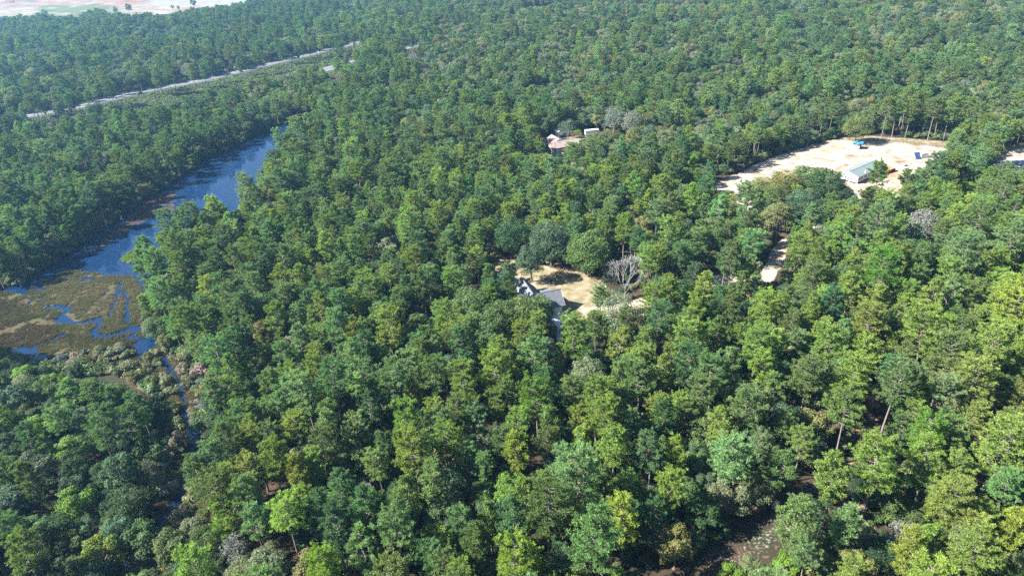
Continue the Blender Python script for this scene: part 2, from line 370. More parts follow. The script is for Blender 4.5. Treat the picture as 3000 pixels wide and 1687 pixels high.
# far cleared land, top left
fx = np.arange(-2600, -300, 9.0); fy = np.arange(1200, 2700, 9.0)
X, Y = np.meshgrid(fx, fy); x2 = X.ravel(); y2 = Y.ravel()
sdF = sdist(x2, y2, FIELD)
zf = np.where(sdF > 0, .35 + .5*fbm(x2, y2, 80, 2), -1.5)
for (px, py, hgt, rx, ry) in ((60, 16, 9, 42, 60), (150, 8, 10, 45, 60), (230, 10, 7, 55, 50), (20, 22, 6, 40, 50), (330, 12, 4, 60, 50), (400, 8, 4, 90, 60)):
    c_ = at(px, py); q = ((x2-c_[0])/rx)**2+((y2-c_[1])/ry)**2; zf += hgt*np.exp(-q*1.2)*(sdF > 0)*(.75+.5*vnoise(x2, y2, 25, 6))
def colmix(a, b_, w_): return a*(1-w_[:, None])+np.array(b_)*w_[:, None]
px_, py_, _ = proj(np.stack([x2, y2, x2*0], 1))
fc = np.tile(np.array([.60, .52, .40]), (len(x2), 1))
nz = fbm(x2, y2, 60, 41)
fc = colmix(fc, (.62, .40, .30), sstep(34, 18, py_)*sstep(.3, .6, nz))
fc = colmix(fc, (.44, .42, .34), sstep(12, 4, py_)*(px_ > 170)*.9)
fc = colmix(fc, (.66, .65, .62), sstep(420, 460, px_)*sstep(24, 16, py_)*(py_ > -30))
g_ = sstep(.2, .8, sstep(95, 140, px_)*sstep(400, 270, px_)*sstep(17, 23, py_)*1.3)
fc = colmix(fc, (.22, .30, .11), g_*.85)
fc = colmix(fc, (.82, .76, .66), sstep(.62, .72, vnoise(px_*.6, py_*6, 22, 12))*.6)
I = np.arange(len(x2)).reshape(len(fy), len(fx))
F2 = np.stack([I[:-1, :-1], I[:-1, 1:], I[1:, 1:], I[1:, :-1]], -1).reshape(-1, 4)
keep = (zf[F2] > -1).any(1)
m, t, N, L = newmat('cleared_dirt'); b = N['Principled BSDF']; b.inputs['Roughness'].default_value = .95; b.inputs['Specular IOR Level'].default_value = .1
a = N.new('ShaderNodeAttribute'); a.attribute_name = 'col'; tc = N.new('ShaderNodeTexCoord'); n = N.new('ShaderNodeTexNoise'); n.inputs['Scale'].default_value = .05; n.inputs['Detail'].default_value = 8
L.new(tc.outputs['Object'], n.inputs['Vector']); mr = N.new('ShaderNodeMapRange'); mr.inputs[1].default_value = .3; mr.inputs[2].default_value = .7; mr.inputs[3].default_value = .8; mr.inputs[4].default_value = 1.15
L.new(n.outputs[0], mr.inputs[0]); vm = N.new('ShaderNodeVectorMath'); vm.operation = 'SCALE'; L.new(a.outputs['Color'], vm.inputs[0]); mr.inputs[3].default_value = .20; mr.inputs[4].default_value = .34; L.new(mr.outputs[0], vm.inputs['Scale']); L.new(vm.outputs[0], b.inputs['Base Color'])
used = np.unique(F2[keep]); remap = np.zeros(len(x2), int); remap[used] = np.arange(len(used))
fm = npmesh('cleared_field', np.stack([x2, y2, zf], 1)[used], remap[F2[keep]], [m], attrs={'col': ('FLOAT_COLOR', np.concatenate([fc, np.ones((len(fc), 1))], 1)[used])}, smooth=True)
tag(link(bpy.data.objects.new('cleared_field', fm)), kind='structure')

# highways with shoulders, lines and guardrails
def resample(P, step):
    P = np.asarray(P); d = np.r_[0, np.cumsum(np.hypot(*np.diff(P, axis=0).T))]
    s = np.arange(0, d[-1], step); return np.stack([np.interp(s, d, P[:, 0]), np.interp(s, d, P[:, 1])], 1)
def ribbon(name, P, o0, o1, z0, th, mat, parent=None, dash=None):
    d = np.gradient(P, axis=0); d /= np.linalg.norm(d, axis=1)[:, None]; nn = np.stack([d[:, 1], -d[:, 0]], 1)   # right-hand side (towards the camera)
    mb = MB()
    rng_ = range(len(P)-1) if not dash else range(0, len(P)-1, dash)
    for i in rng_:
        a_, b_, c_, d_ = P[i]+nn[i]*o0, P[i+1]+nn[i+1]*o0, P[i+1]+nn[i+1]*o1, P[i]+nn[i]*o1
        if th: mb.add([(*a_, z0), (*b_, z0), (*c_, z0), (*d_, z0), (*a_, z0-th), (*b_, z0-th), (*c_, z0-th), (*d_, z0-th)], [(0, 3, 2, 1), (0, 1, 5, 4), (2, 3, 7, 6)])
        else: mb.add([(*a_, z0), (*b_, z0), (*c_, z0), (*d_, z0)], [(0, 3, 2, 1)])
    return mb.build(name, mat, parent)
ASPH = simple('worn_pavement', (.105, .109, .12), .85, .3, .10, .15)
SHOUL = simple('shoulder_pavement', (.085, .085, .085), .9, .2, .15, .2)
VERGE = simple('verge_grass', (.055, .075, .03), .95, .1, .3, .3)
PAINT = simple('road_paint', (.75, .74, .70), .7, .3, .05, 1)
P1 = resample(ROADP, 12); P2 = resample(ROAD2P, 12)
for nm, P in (('road', P1), ('road', P2)):
    tag(ribbon('verge', P, -11.5, 11, .62, .9, VERGE), kind='structure')
    tag(ribbon('shoulder', P, -9.0, 7.6, .66, .02, SHOUL), kind='structure')
    tag(ribbon(nm, P, -6.8, 5.8, .70, .02, ASPH), kind='structure')
    tag(ribbon('edge_line', P, -6.2, -6.0, .705, 0, PAINT), kind='structure')
    tag(ribbon('edge_line', P, 5.1, 5.3, .705, 0, PAINT), kind='structure')
    tag(ribbon('lane_line', resample(P, 3), -.08, .08, .705, 0, PAINT, dash=4), kind='structure')
def guardrail(P, off, label):
    d = np.gradient(P, axis=0); d /= np.linalg.norm(d, axis=1)[:, None]; nn = np.stack([d[:, 1], -d[:, 0]], 1)
    Q = P+nn*off; o = empty('guardrail', (Q[0][0], Q[0][1], .6)); tag(o, label, 'guardrail', 'guardrails of the highway')
    Q = Q-Q[0]
    ra = MB(); po = MB()
    for i in range(len(Q)-1):
        ra.add([(*Q[i], .45), (*Q[i+1], .45), (*Q[i+1], .8), (*Q[i], .8)], [(0, 1, 2, 3)])
        q2 = Q+nn*.10
        ra.add([(*q2[i], .45), (*q2[i+1], .45), (*q2[i+1], .8), (*q2[i], .8)], [(3, 2, 1, 0)])
        ra.add([(*Q[i], .8), (*Q[i+1], .8), (*q2[i+1], .8), (*q2[i], .8)], [(0, 1, 2, 3)])
        for k in range(3):
            p = Q[i]+(Q[i+1]-Q[i])*k/3
            po.box(p[0]-.09, p[0]+.09, p[1]-.09, p[1]+.09, 0, .78)
    ra.build('rail', METAL, o); po.build('post', METAL, o)['kind'] = 'stuff'
sel1 = (P1[:, 0] > -420) & (P1[:, 0] < -60)
guardrail(P1[sel1], 7.9, 'steel guardrail on the creek side of the highway, near the dark car')
guardrail(P1[sel1], -9.3, 'steel guardrail on the far forest side of the highway')

# ------------------------------------------------------------------ tree building blocks
def rand_unit(n, r):
    v = r.normal(size=(n, 3)); return v/np.linalg.norm(v, axis=1)[:, None]
def tuft_tris(C, Nn, r, size, width, up=.35, out=None):
    """needle blades fanning out of the points C; returns V,F,var"""
    n = len(C); k = Nn
    d = rand_unit(n*k, r); d[:, 2] = d[:, 2]*.75+up
    if out is not None: d += np.repeat(out, k, 0)*.55
    d /= np.linalg.norm(d, axis=1)[:, None]
    s = np.cross(d, rand_unit(n*k, r)); s /= np.linalg.norm(s, axis=1)[:, None]+1e-9
    ln = size*(.65+.6*r.random(n*k)); c = np.repeat(C, k, 0) + rand_unit(n*k, r)*size*.25
    a = c - s*width*.5; b_ = c + s*width*.5; e = c + d*ln[:, None]
    # kite: base narrow, widest at 60 %
    m1 = c+d*ln[:, None]*.55 - s*width[:, None]*.5 if hasattr(width, 'shape') else c+d*ln[:, None]*.55-s*width*.5
    m2 = c+d*ln[:, None]*.55 + s*width*.5
    V = np.stack([c, m1, e, m2], 1).reshape(-1, 3); F = np.arange(n*k*4).reshape(-1, 4)
    var = np.repeat(np.repeat(r.random(n), k)*.6+r.random(n*k)*.4, 4)
    return V, F, var
def leaf_quads(C, Nrm, r, size):
    n = len(C); d = Nrm + rand_unit(n, r)*.75; d /= np.linalg.norm(d, axis=1)[:, None]
    a = np.cross(d, rand_unit(n, r)); a /= np.linalg.norm(a, axis=1)[:, None]+1e-9; b_ = np.cross(d, a)
    s = (size*(.6+.8*r.random(n)))[:, None]
    V = np.stack([C-a*s*.62, C-b_*s*.4, C+a*s*.62, C+b_*s*.4], 1).reshape(-1, 3)
    return V, np.arange(n*4).reshape(-1, 4)
def tubes_np(segs, n=4):
    """segs: list of (p0,p1,r0,r1)"""
    V = []; F = []
    for p0, p1, r0, r1 in segs:
        d = p1-p0; d = d/(np.linalg.norm(d)+1e-9)
        a = np.cross(d, [0, 0, 1.] if abs(d[2]) < .9 else [1., 0, 0]); a /= np.linalg.norm(a); b_ = np.cross(d, a)
        base = len(V)
        for p, rr in ((p0, r0), (p1, r1)):
            for k in range(n):
                t = 2*math.pi*k/n; V.append(p+(a*math.cos(t)+b_*math.sin(t))*rr)
        for k in range(n): F.append((base+k, base+(k+1) % n, base+n+(k+1) % n, base+n+k))
    return np.array(V), np.array(F)

def make_pine(seed, H=18., R=3.6, frac=.5, nb=46, dens=1.0, shape=.6):
    r = np.random.default_rng(seed)
    segs = []; lean = r.normal(size=2)*.035*H
    def axis(t): return np.array([lean[0]*t*t+.12*math.sin(t*5+seed), lean[1]*t*t+.1*math.cos(t*4+seed), H*t])
    ts = np.linspace(0, 1, 8)
    for a_, b_ in zip(ts[:-1], ts[1:]): segs.append((axis(a_), axis(b_), .24*(1-a_*.85)*H/18, .24*(1-b_*.85)*H/18))
    C = []; Out = []
    gaps = r.random(6)*2*math.pi
    for i in range(nb):
        u = (i+.5+r.random()*.6)/nb           # 0 bottom of crown .. 1 top
        t = 1-frac+frac*u*.97
        prof = (math.sin(math.pi*min(1, (u*.80+.14)))**(shape*.85))*(1-.25*u**3)
        Lb = R*prof*(.62+.55*r.random())
        if u < .25 and r.random() < .4: Lb *= .5
        az = i*2.399+r.normal()*.5
        p0 = axis(t); rise = (.12+.6*u)*Lb + r.normal()*.12*Lb
        dirh = np.array([math.cos(az), math.sin(az), 0])
        p1 = p0+dirh*Lb*.55+np.array([0, 0, rise*.35]); p2 = p0+dirh*Lb+np.array([0, 0, rise])
        segs.append((p0, p1, .06+.02*(1-u), .04)); segs.append((p1, p2, .04, .02))
        nt_ = max(3, int((3.4+Lb*1.75)*dens))
        for k in range(nt_):
            f = .38+.62*((k+r.random()*.8)/nt_)
            c = (p0+(p1-p0)*f/.55) if f < .55 else (p1+(p2-p1)*(f-.55)/.45)
            side = np.array([-dirh[1], dirh[0], 0])*r.normal()*.42*Lb*.42 + np.array([0, 0, .15+.18*r.random()])
            C.append(c+side); Out.append(dirh*.6+np.array([0, 0, .5]))
    for k in range(3): C.append(axis(1)+r.normal(size=3)*.3); Out.append(np.array([0, 0, 1.]))
    C = np.array(C); Out = np.array(Out)
    V, F, var = tuft_tris(C, 30, r, .50, .10, .3, Out)
    crown = npmesh('pine_crown', V, F, [MAT_NEEDLE], attrs={'var': ('FLOAT', var)})
    TV, TF = tubes_np(segs, 5)
    trunk = npmesh('pine_trunk', TV, TF, [MAT_BARK_P])
    return crown, trunk
def make_oak(seed, H=12., R=4.4, nl=20, leaf=.34, per=300, sparse=False, flat=.75, spray=False, mat=None, bark=None):
    r = np.random.default_rng(seed); segs = []
    fork = np.array([r.normal()*.2, r.normal()*.2, H*.34])
    segs.append((np.zeros(3), fork, .30*H/12, .22*H/12))
    Vs = []; Fs = []; var = []; nv = 0
    cz_ = H*.58; ax = R; az_ = (H-cz_)*.98
    sx, sy = 1+r.normal()*.10, 1+r.normal()*.10
    for i in range(nl):
        # lobe centres on a dome
        zf_ = -.72+1.70*((i+.5)/nl)**.85; zf_ = min(.98, zf_)
        ph = i*2.399+r.normal()*.35; rr = math.sqrt(max(0, 1-zf_*zf_*.85))*(.62+.36*r.random())
        lr = R*(.25+.19*r.random())*(1-.15*max(0, zf_))
        c = np.array([ax*sx*rr*math.cos(ph)*.86, ax*sy*rr*math.sin(ph)*.86, cz_+az_*zf_*(.74 if zf_ > 0 else .78)+r.normal()*.25])
        mid = fork+(c-fork)*.5+np.array([0, 0, -.3])
        segs.append((fork, mid, .13*H/12, .08)); segs.append((mid, c, .08, .03))
        n = int(per*(lr/(.38*R))**2)
        d = rand_unit(n, r); d[:, 2] = np.where(d[:, 2] < -.35, -d[:, 2], d[:, 2])
        # lumpy shell
        bump = 1+.24*np.sin(d[:, 0]*5+i)*np.sin(d[:, 1]*5.3+i*2)+.14*np.sin(d[:, 2]*9+i)
        rad_ = lr*bump*(.62+.42*r.random(n)**.5)
        P = c+d*rad_[:, None]*np.array([1.08, 1.08, flat])
        if sparse:
            for k in range(7):
                e = c+rand_unit(1, r)[0]*lr*.95; segs.append((c, e, .035, .012))
        V, F = leaf_quads(P, d*.8+np.array([0, 0, .35]), r, leaf)
        lv = r.random()
        Vs.append(V); Fs.append(F+nv); nv += len(V); var.append(np.repeat(np.clip(lv*.55+.45*r.random(n), 0, 1), 4))
    crown = npmesh('oak_crown', np.concatenate(Vs), np.concatenate(Fs), [mat or MAT_LEAF], attrs={'var': ('FLOAT', np.concatenate(var))})
    TV, TF = tubes_np(segs, 5)
    trunk = npmesh('oak_trunk', TV, TF, [bark or MAT_BARK_O])
    return crown, trunk
def make_bare(seed, H=13., spread=.55, depth=6, r0=.22):
    r = np.random.default_rng(seed); segs = []; tw = []
    def grow(p, d, L_, rr, lv):
        q = p+d*L_*.5+r.normal(size=3)*L_*.05; e = p+d*L_
        (segs if lv > 2 else tw).append((p, q, rr, rr*.85)); (segs if lv > 2 else tw).append((q, e, rr*.85, rr*.68))
        if lv == 0: return
        nk = 3 if lv in (2, 1) else 2
        for k in range(nk):
            nd = d+rand_unit(1, r)[0]*spread*(1.0 if lv < depth else .9); nd[2] = max(nd[2], -.05)+.12; nd /= np.linalg.norm(nd)
            grow(e, nd, L_*(.70+.16*r.random()), max(rr*.60, .016), lv-1)
    top = np.array([r.normal()*.2, r.normal()*.2, H*.22]); segs.append((np.zeros(3), top, r0, r0*.85))
    for k in range(8):
        az = k*2.399+r.normal()*.3; tl = .18+.62*((k+.5)/8)
        grow(top+np.array([0, 0, -.04*H*(k % 3)]), np.array([math.cos(az)*math.sin(tl), math.sin(az)*math.sin(tl), math.cos(tl)]), H*.20*(.85+.25*r.random()), r0*.5, depth-1)
    V, F = tubes_np(segs, 4); tm = npmesh('bare_trunk', V, F, [MAT_DEAD])
    V, F = tubes_np(tw, 3); cm = npmesh('bare_branches', V, F, [MAT_DEAD])
    return cm, tm
def make_shrub(seed, R=1.6, H=2.2, leaf=.26):
    r = np.random.default_rng(seed); Vs = []; Fs = []; var = []; nv = 0
    for i in range(8):
        c = np.array([r.normal()*R*.42, r.normal()*R*.42, H*(.3+.4*r.random())]); n = 95; d = rand_unit(n, r); d[:, 2] = abs(d[:, 2])*1.1-.15
        P = c+d*(R*.5*(.6+.5*r.random(n)))[:, None]
        V, F = leaf_quads(P, d+np.array([0, 0, .3]), r, leaf); Vs.append(V); Fs.append(F+nv); nv += len(V); var.append(np.repeat(.5*r.random()+.5*r.random(n), 4))
    return npmesh('shrub_leaves', np.concatenate(Vs), np.concatenate(Fs), [MAT_LEAF], attrs={'var': ('FLOAT', np.concatenate(var))})

# prototypes (metres)
PINES = []   # (crown, trunk, H, R, crown mid height)
for i, (H_, R_, fr, nb, dn, sh) in enumerate([(16, 3.1, .60, 52, 1.0, .6), (18, 3.5, .56, 56, 1.0, .5), (14, 2.8, .66, 48, 1.0, .8), (18, 3.9, .54, 60, 1.0, .45),
                                              (15, 2.7, .70, 52, 1.0, 1.0), (18, 3.7, .44, 48, .95, .45), (13, 2.4, .72, 46, 1.0, .9), (19, 4.2, .56, 64, .95, .5)]):
    c_, t_ = make_pine(100+i, H_, R_, fr, nb, dn, sh); PINES.append((c_, t_, H_, R_, H_*(1-fr*.5)))
OAKS = []
for i, (H_, R_, nl, lf, per) in enumerate([(12, 4.4, 24, .27, 520), (10.5, 3.8, 20, .26, 480), (13.5, 5.0, 28, .28, 520), (11, 3.4, 18, .26, 480), (14.5, 4.6, 28, .28, 500),
                                           (9, 3.2, 16, .25, 430), (13, 5.6, 32, .29, 480)]):
    c_, t_ = make_oak(200+i, H_, R_, nl, lf, per); OAKS.append((c_, t_, H_, R_, H_*.64))
MOSSY = []
for i, (H_, R_, nl, lf, per) in enumerate([(12, 4.2, 22, .30, 120), (11, 3.6, 20, .28, 110), (14, 5.0, 26, .32, 120)]):
    c_, t_ = make_oak(300+i, H_, R_, nl, lf, per, sparse=True, bark=MAT_DEAD); MOSSY.append((c_, t_, H_, R_, H_*.64))
BARES = [make_bare(400+i, h, sp, 7, r0)+(h, h*.38, h*.60) for i, (h, sp, r0) in enumerate([(13, .50, .24), (12, .62, .20), (14, .45, .22)])]
SHRUBS = [(make_shrub(500+i, R_, H_), None, H_, R_, H_*.5) for i, (R_, H_) in enumerate([(1.5, 2.0), (1.9, 2.8), (1.2, 1.5)])]
KIND = {'P': PINES, 'O': OAKS, 'M': MOSSY, 'D': BARES, 'S': SHRUBS}

# ------------------------------------------------------------------ where the trees stand
TINT = {'Y': (.210, .275, .045), 'B': (.160, .230, .048), 'P': (.112, .168, .052), 'G': (.076, .150, .060), 'L': (.130, .215, .085),
        'd': (.040, .078, .030), 'o': (.125, .140, .050), 'g': (.125, .155, .078), 'm': (.080, .128, .040), 't': (.062, .106, .058), 'b': (.110, .185, .030),
        'x': (.135, .155, .085), 'p': (.17, .15, .125), 'r': (.16, .085, .05), 'w': (.125, .15, .125)}
s_ = 3000/2576.
NOTABLE = [  # (x, y, crown width) on the 2576 px view, kind, tint
 (1565,1310,96,'P','Y'),(1305,1142,74,'P','Y'),(1740,862,92,'P','B'),(1445,845,84,'P','B'),(1250,930,88,'P','B'),(1040,1130,100,'P','B'),(1022,1065,84,'P','b'),
 (985,960,88,'P','L'),(1000,1330,108,'P','L'),(815,1422,92,'P','Y'),(1290,1424,110,'P','Y'),(1460,1195,150,'P','L'),(1680,1235,88,'P','B'),(1845,1150,104,'P','L'),
 (1960,1180,84,'P','P'),(2000,1320,100,'P','P'),(2125,1330,80,'P','L'),(2200,1180,120,'P','B'),(2330,835,140,'P','B'),(2250,965,104,'P','P'),(2385,1265,112,'P','B'),
 (2480,875,150,'P','B'),(2550,760,110,'P','Y'),(2540,600,110,'P','L'),(2290,1395,88,'P','Y'),(2425,1395,116,'P','B'),(2510,1130,128,'P','B'),(2150,955,92,'P','B'),(2030,945,96,'P','P'),
 (1905,868,90,'P','B'),(1925,775,78,'P','B'),(1895,615,64,'P','L'),(1790,955,96,'P','L'),(1610,960,88,'P','P'),(1350,1000,92,'P','b'),(560,1220,76,'P','Y'),(620,1245,88,'P','L'),
 (535,1165,84,'P','L'),(498,1190,80,'P','L'),(580,1120,76,'P','P'),(455,560,50,'P','L'),(355,612,46,'P','L'),(412,548,54,'P','G'),(540,522,44,'P','Y'),(622,470,50,'P','L'),
 (392,660,60,'P','L'),(400,740,64,'P','L'),(440,620,60,'P','P'),(480,545,52,'P','P'),(545,900,80,'P','L'),(770,990,92,'P','L'),(835,960,92,'P','G'),(610,1030,80,'O','b'),
 (2090,870,84,'P','B'),(2395,700,76,'P','B'),(2200,560,80,'P','L'),(2450,560,96,'P','P'),(2520,480,86,'P','P'),(1385,600,110,'O','t'),(1480,628,108,'O','m'),
 (1292,590,92,'O','d'),(1318,790,112,'O','m'),(1255,800,104,'O','m'),(1180,765,104,'O','m'),(1220,850,100,'O','m'),(2078,462,96,'O','d'),(2030,450,84,'O','m'),(1975,462,84,'O','o'),(1920,480,84,'O','o'),(1880,500,60,'P','L'),(2120,490,60,'O','d'),(2010,510,80,'O','t'),
 (1960,545,80,'O','o'),(2159,316,66,'O','o'),(2212,440,52,'P','b'),(2190,490,48,'O','m'),(1575,684,100,'D','w'),(912,1235,66,'D','w'),(1250,1105,70,'D','w'),(1215,1125,84,'M','x'),
 (1545,294,80,'M','w'),(1590,302,62,'M','w'),(2224,285,54,'D','w'),(2357,405,64,'D','p'),(1556,778,100,'M','x'),(1530,748,60,'M','x'),(1590,800,76,'M','x'),(1354,780,84,'O','m'),(205,378,76,'M','w'),
 (2270,1345,90,'M','w'),(1428,322,48,'M','t'),(1230,1290,80,'O','t'),(1335,650,80,'O','t'),(1440,535,72,'O','d'),(1640,640,84,'O','m'),(1720,640,84,'O','m'),(1790,600,80,'O','m'),
 (1640,760,70,'P','B'),(1700,730,60,'O','m'),(1835,1240,96,'O','x'),(1910,1230,80,'O','x'),(1400,1290,100,'O','g'),(1150,1310,84,'O','t'),(1480,940,96,'O','g'),(980,830,84,'P','B'),
 (2330,194,34,'O','r'),(1555,236,22,'O','r'),(2480,1085,46,'O','r'),(2460,960,110,'P','B'),(2320,1100,90,'P','b'),(1120,930,76,'O','g'),(880,1150,90,'O','m'),(760,1150,90,'O','g'),
 (700,1290,90,'O','m'),(640,1310,80,'P','L'),(2110,700,90,'O','m'),(2210,690,92,'P','b'),(2300,640,100,'O','m'),(2420,640,96,'P','L'),(2320,560,90,'M','p'),(2130,1030,96,'P','P'),
 (250,1080,80,'P','G'),(330,1060,70,'P','G'),(180,1000,60,'P','L'),(100,1080,90,'O','b'),(190,1260,100,'O','b'),(250,1380,90,'O','b'),(60,1390,90,'P','P'),(90,1180,90,'O','t'),
 (300,1180,92,'O','t'),(180,1130,84,'O','b'),(20,1260,100,'O','t'),(350,1340,90,'O','m'),(150,272,38,'O','t'),(235,275,44,'O','t'),(45,300,46,'O','t'),(850,130,44,'P','G'),
 (1115,1290,96,'O','m'),(1640,1130,92,'O','m'),(1545,1120,84,'P','B'),(1880,1020,96,'P','L'),(2240,1270,84,'O','m'),(2150,1430,100,'O','o'),(2050,1400,84,'O','o'),(1975,1420,70,'O','b')]
OPEN = {
 'water': [(0, 862), (60, 842), (150, 790), (250, 720), (330, 660), (440, 590), (520, 545), (600, 490), (700, 445), (770, 395), (785, 400), (780, 450), (758, 500), (700, 541), (700, 583), (658, 597),
           (624, 580), (580, 612), (534, 632), (517, 627), (470, 620), (455, 700), (430, 700), (400, 680), (389, 707), (343, 765), (389, 786), (385, 914), (397, 955), (405, 1000), (393, 1040), (199, 1034), (103, 1038), (29, 1013), (0, 988)],
 'road': [(70, 352), (70, 338), (215, 314), (410, 266), (600, 229), (770, 188), (945, 147), (1050, 121), (1050, 138), (945, 173), (800, 214), (700, 242), (600, 264), (520, 286), (470, 300), (440, 314), (380, 312), (330, 302), (300, 310), (215, 334)],
 'field': [(-100, 48), (-100, -250), (900, -250), (720, 4), (640, 15), (560, 26), (480, 40), (330, 38), (290, 24), (250, 28), (225, 48), (120, 41), (60, 46)],
 'lot': [(2110, 548), (2190, 505), (2290, 455), (2400, 422), (2480, 400), (2570, 405), (2765, 418), (2765, 432), (2722, 450), (2700, 470), (2655, 485), (2640, 520), (2625, 550), (2610, 510), (2580, 480), (2560, 480), (2548, 500), (2535, 520), (2520, 545), (2505, 558),
         (2480, 530), (2450, 480), (2380, 478), (2240, 520), (2190, 568), (2160, 585)],
 'house': [(1520, 792), (1530, 775), (1620, 792), (1690, 800), (1745, 815), (1742, 850), (1720, 880), (1700, 920), (1650, 950), (1630, 948), (1625, 920), (1605, 900), (1605, 870), (1585, 848), (1550, 842), (1525, 815)],
 'upper': [(1620, 386), (1650, 382), (1690, 402), (1660, 428), (1640, 440), (1618, 440)],
 'upper2': [(1714, 380), (1745, 378), (1745, 396), (1716, 402)],
 'drive1': [(2245, 745), (2290, 755), (2270, 830), (2230, 825)], 'drive2': [(2090, 805), (2130, 800), (2115, 838), (2095, 832)],
 'right': [(2925, 450), (2960, 440), (3000, 430), (3000, 492), (2935, 482)],
 'corridor': [(200, 1072), (400, 1042), (540, 1035), (590, 1120), (585, 1290), (535, 1300), (500, 1250), (450, 1180), (380, 1125), (250, 1105)], 'deadtree': [(1795, 745), (1870, 745), (1866, 850), (1805, 850)], 'hollow': [(520, 1300), (590, 1320), (560, 1450), (500, 1520), (455, 1500), (475, 1400)],
 'bottom': [(1990, 1690), (2030, 1652), (2120, 1612), (2190, 1584), (2176, 1602), (2130, 1640), (2070, 1690)], 'box': [(2262, 1450), (2292, 1450), (2292, 1492), (2262, 1492)],
 'crate': [(1885, 1648), (1915, 1648), (1915, 1665), (1885, 1665)],
 'trail': [(2525, 1210), (2552, 1190), (2562, 1260), (2545, 1330), (2520, 1330)], 'box2': [(2790, 1075), (2815, 1070), (2820, 1090), (2800, 1095)],
 'roadb': [(955, 202), (1000, 191), (1002, 198), (958, 210)], 'roadc': [(1178, 146), (1236, 126), (1238, 131), (1182, 153)],
}
BASEX = [VALLEY, LOT, HCLEAR, RCLEAR, UCLEAR]
T = []      # kind, proto index, x, y, z, scale, rot, tint(3), crown radius, notable flag
def gz(px, py): return ground_z(np.array([px]), np.array([py]))[0] if (-700 < px < 500 and 40 < py < 1000) else 0.0
def jitter(col, a=.10):
    c_ = np.array(col)*(1+rng.normal()*a); c_ = c_*(1+rng.normal(size=3)*np.array([.07, .035, .08])); return np.clip(c_, .012, .6)
for (fx_, fy_, wd_, kd, tn) in NOTABLE:
    px, py, wpx = fx_*s_, fy_*s_, wd_*s_
    best = None
    mid = 8.
    P0 = at(px, py, mid); Z0 = (P0-CAM)@Fv; Rm = wpx*Z0/FOC/2*.96
    lst = KIND[kd]
    cand = sorted(range(len(lst)), key=lambda i: abs(lst[i][3]*1.08-Rm)+.6*rng.random())
    pi_ = cand[0]; sc = Rm/lst[pi_][3]*(.98)
    sc = max(.55, min(1.28, sc))
    P0 = at(px, py, lst[pi_][4]*sc)
    T.append((kd, pi_, P0[0], P0[1], gz(P0[0], P0[1])-.1, sc, rng.random()*6.283, jitter(TINT[tn], .04), lst[pi_][3]*sc, 1, tn))
for (px, py, w_) in [(375, 20, 19), (337, 27, 14), (565, 6, 18), (130, 38, 22), (505, 20, 10), (522, 22, 9), (60, 50, 20)]:
    P0 = at(px, py, 11); Z0 = (P0-CAM)@Fv; sc = min(1.5, w_*Z0/FOC/2/3.4); P0 = at(px, py, 7.5*sc)
    T.append(('O', 3, P0[0], P0[1], .2, sc, rng.random()*6.28, jitter(TINT['m']), 3.4*sc, 1, 'm'))
# tall pines with bare trunks on the back edge of the sandy lot, and the pines along the silt fence
for (px, py) in [(2582, 402), (2612, 404), (2652, 404), (2700, 402), (2718, 412), (2735, 408), (2763, 412), (2790, 415), (2690, 385), (2752, 388), (2640, 380), (2600, 372), (2820, 400), (2850, 420)]:
    P0 = at(px, py); pi_ = [5, 3, 1][rng.integers(3)]; sc = .98+.2*rng.random()
    T.append(('P', pi_, P0[0], P0[1], -.1, sc, rng.random()*6.28, jitter(TINT['P']), PINES[pi_][3]*sc, 1, 'P'))
for (px, py) in [(2130, 512), (2160, 497), (2178, 485), (2205, 473), (2232, 462), (2262, 450), (2290, 440), (2310, 431), (2345, 421), (2372, 414), (2400, 405), (2428, 396), (2455, 388), (2150, 480), (2220, 447), (2280, 425), (2335, 408), (2390, 392)]:
    P0 = at(px, py); pi_ = [5, 0, 1, 3][rng.integers(4)]; sc = .72+.2*rng.random()
    T.append(('P', pi_, P0[0], P0[1], -.1, sc, rng.random()*6.28, jitter(TINT['m'] if rng.random() < .4 else TINT['P']), PINES[pi_][3]*sc, 1, 'P'))

# Poisson fill, cell hashing in a warped density
def poisson(x0, x1, y0, y1, n_try, rad_fn, seed, pre=()):
    r = np.random.default_rng(seed); cell = 6.0; grid = {}
    out = []
    def near_ok(px, py, rr):
        ci, cj = int(px//cell), int(py//cell)
        for i in range(ci-2, ci+3):
            for j in range(cj-2, cj+3):
                for (qx, qy, qr) in grid.get((i, j), ()):
                    lim = (rr+qr)
                    if (px-qx)**2+(py-qy)**2 < lim*lim: return False
        return True
    for (qx, qy, qr) in pre: grid.setdefault((int(qx//cell), int(qy//cell)), []).append((qx, qy, qr))
    C = r.random((n_try, 2))*[x1-x0, y1-y0]+[x0, y0]
    u, v, dz = proj(np.c_[C, np.full(n_try, 6.)])
    ok = (dz > 10) & (u > -260) & (u < 3200) & (v < 1900) & (v > -90)
    C = C[ok]; rr = rad_fn(C, r)
    for (px, py), q in zip(C, rr):
        if near_ok(px, py, q):
            grid.setdefault((int(px//cell), int(py//cell)), []).append((px, py, q)); out.append((px, py, q))
    return np.array(out)
pre = [(t_[2], t_[3], t_[8]*.78 if t_[0] != 'S' else 1) for t_ in T]
near_pts = poisson(-480, 480, 60, 520, 190000, lambda C, r: 1.45+1.4*r.random(len(C))**1.3, 3, pre)
far_pts = poisson(-1600, 850, 520, 1700, 150000, lambda C, r: 2.1+1.5*r.random(len(C)), 4)
pts = np.concatenate([near_pts, far_pts])
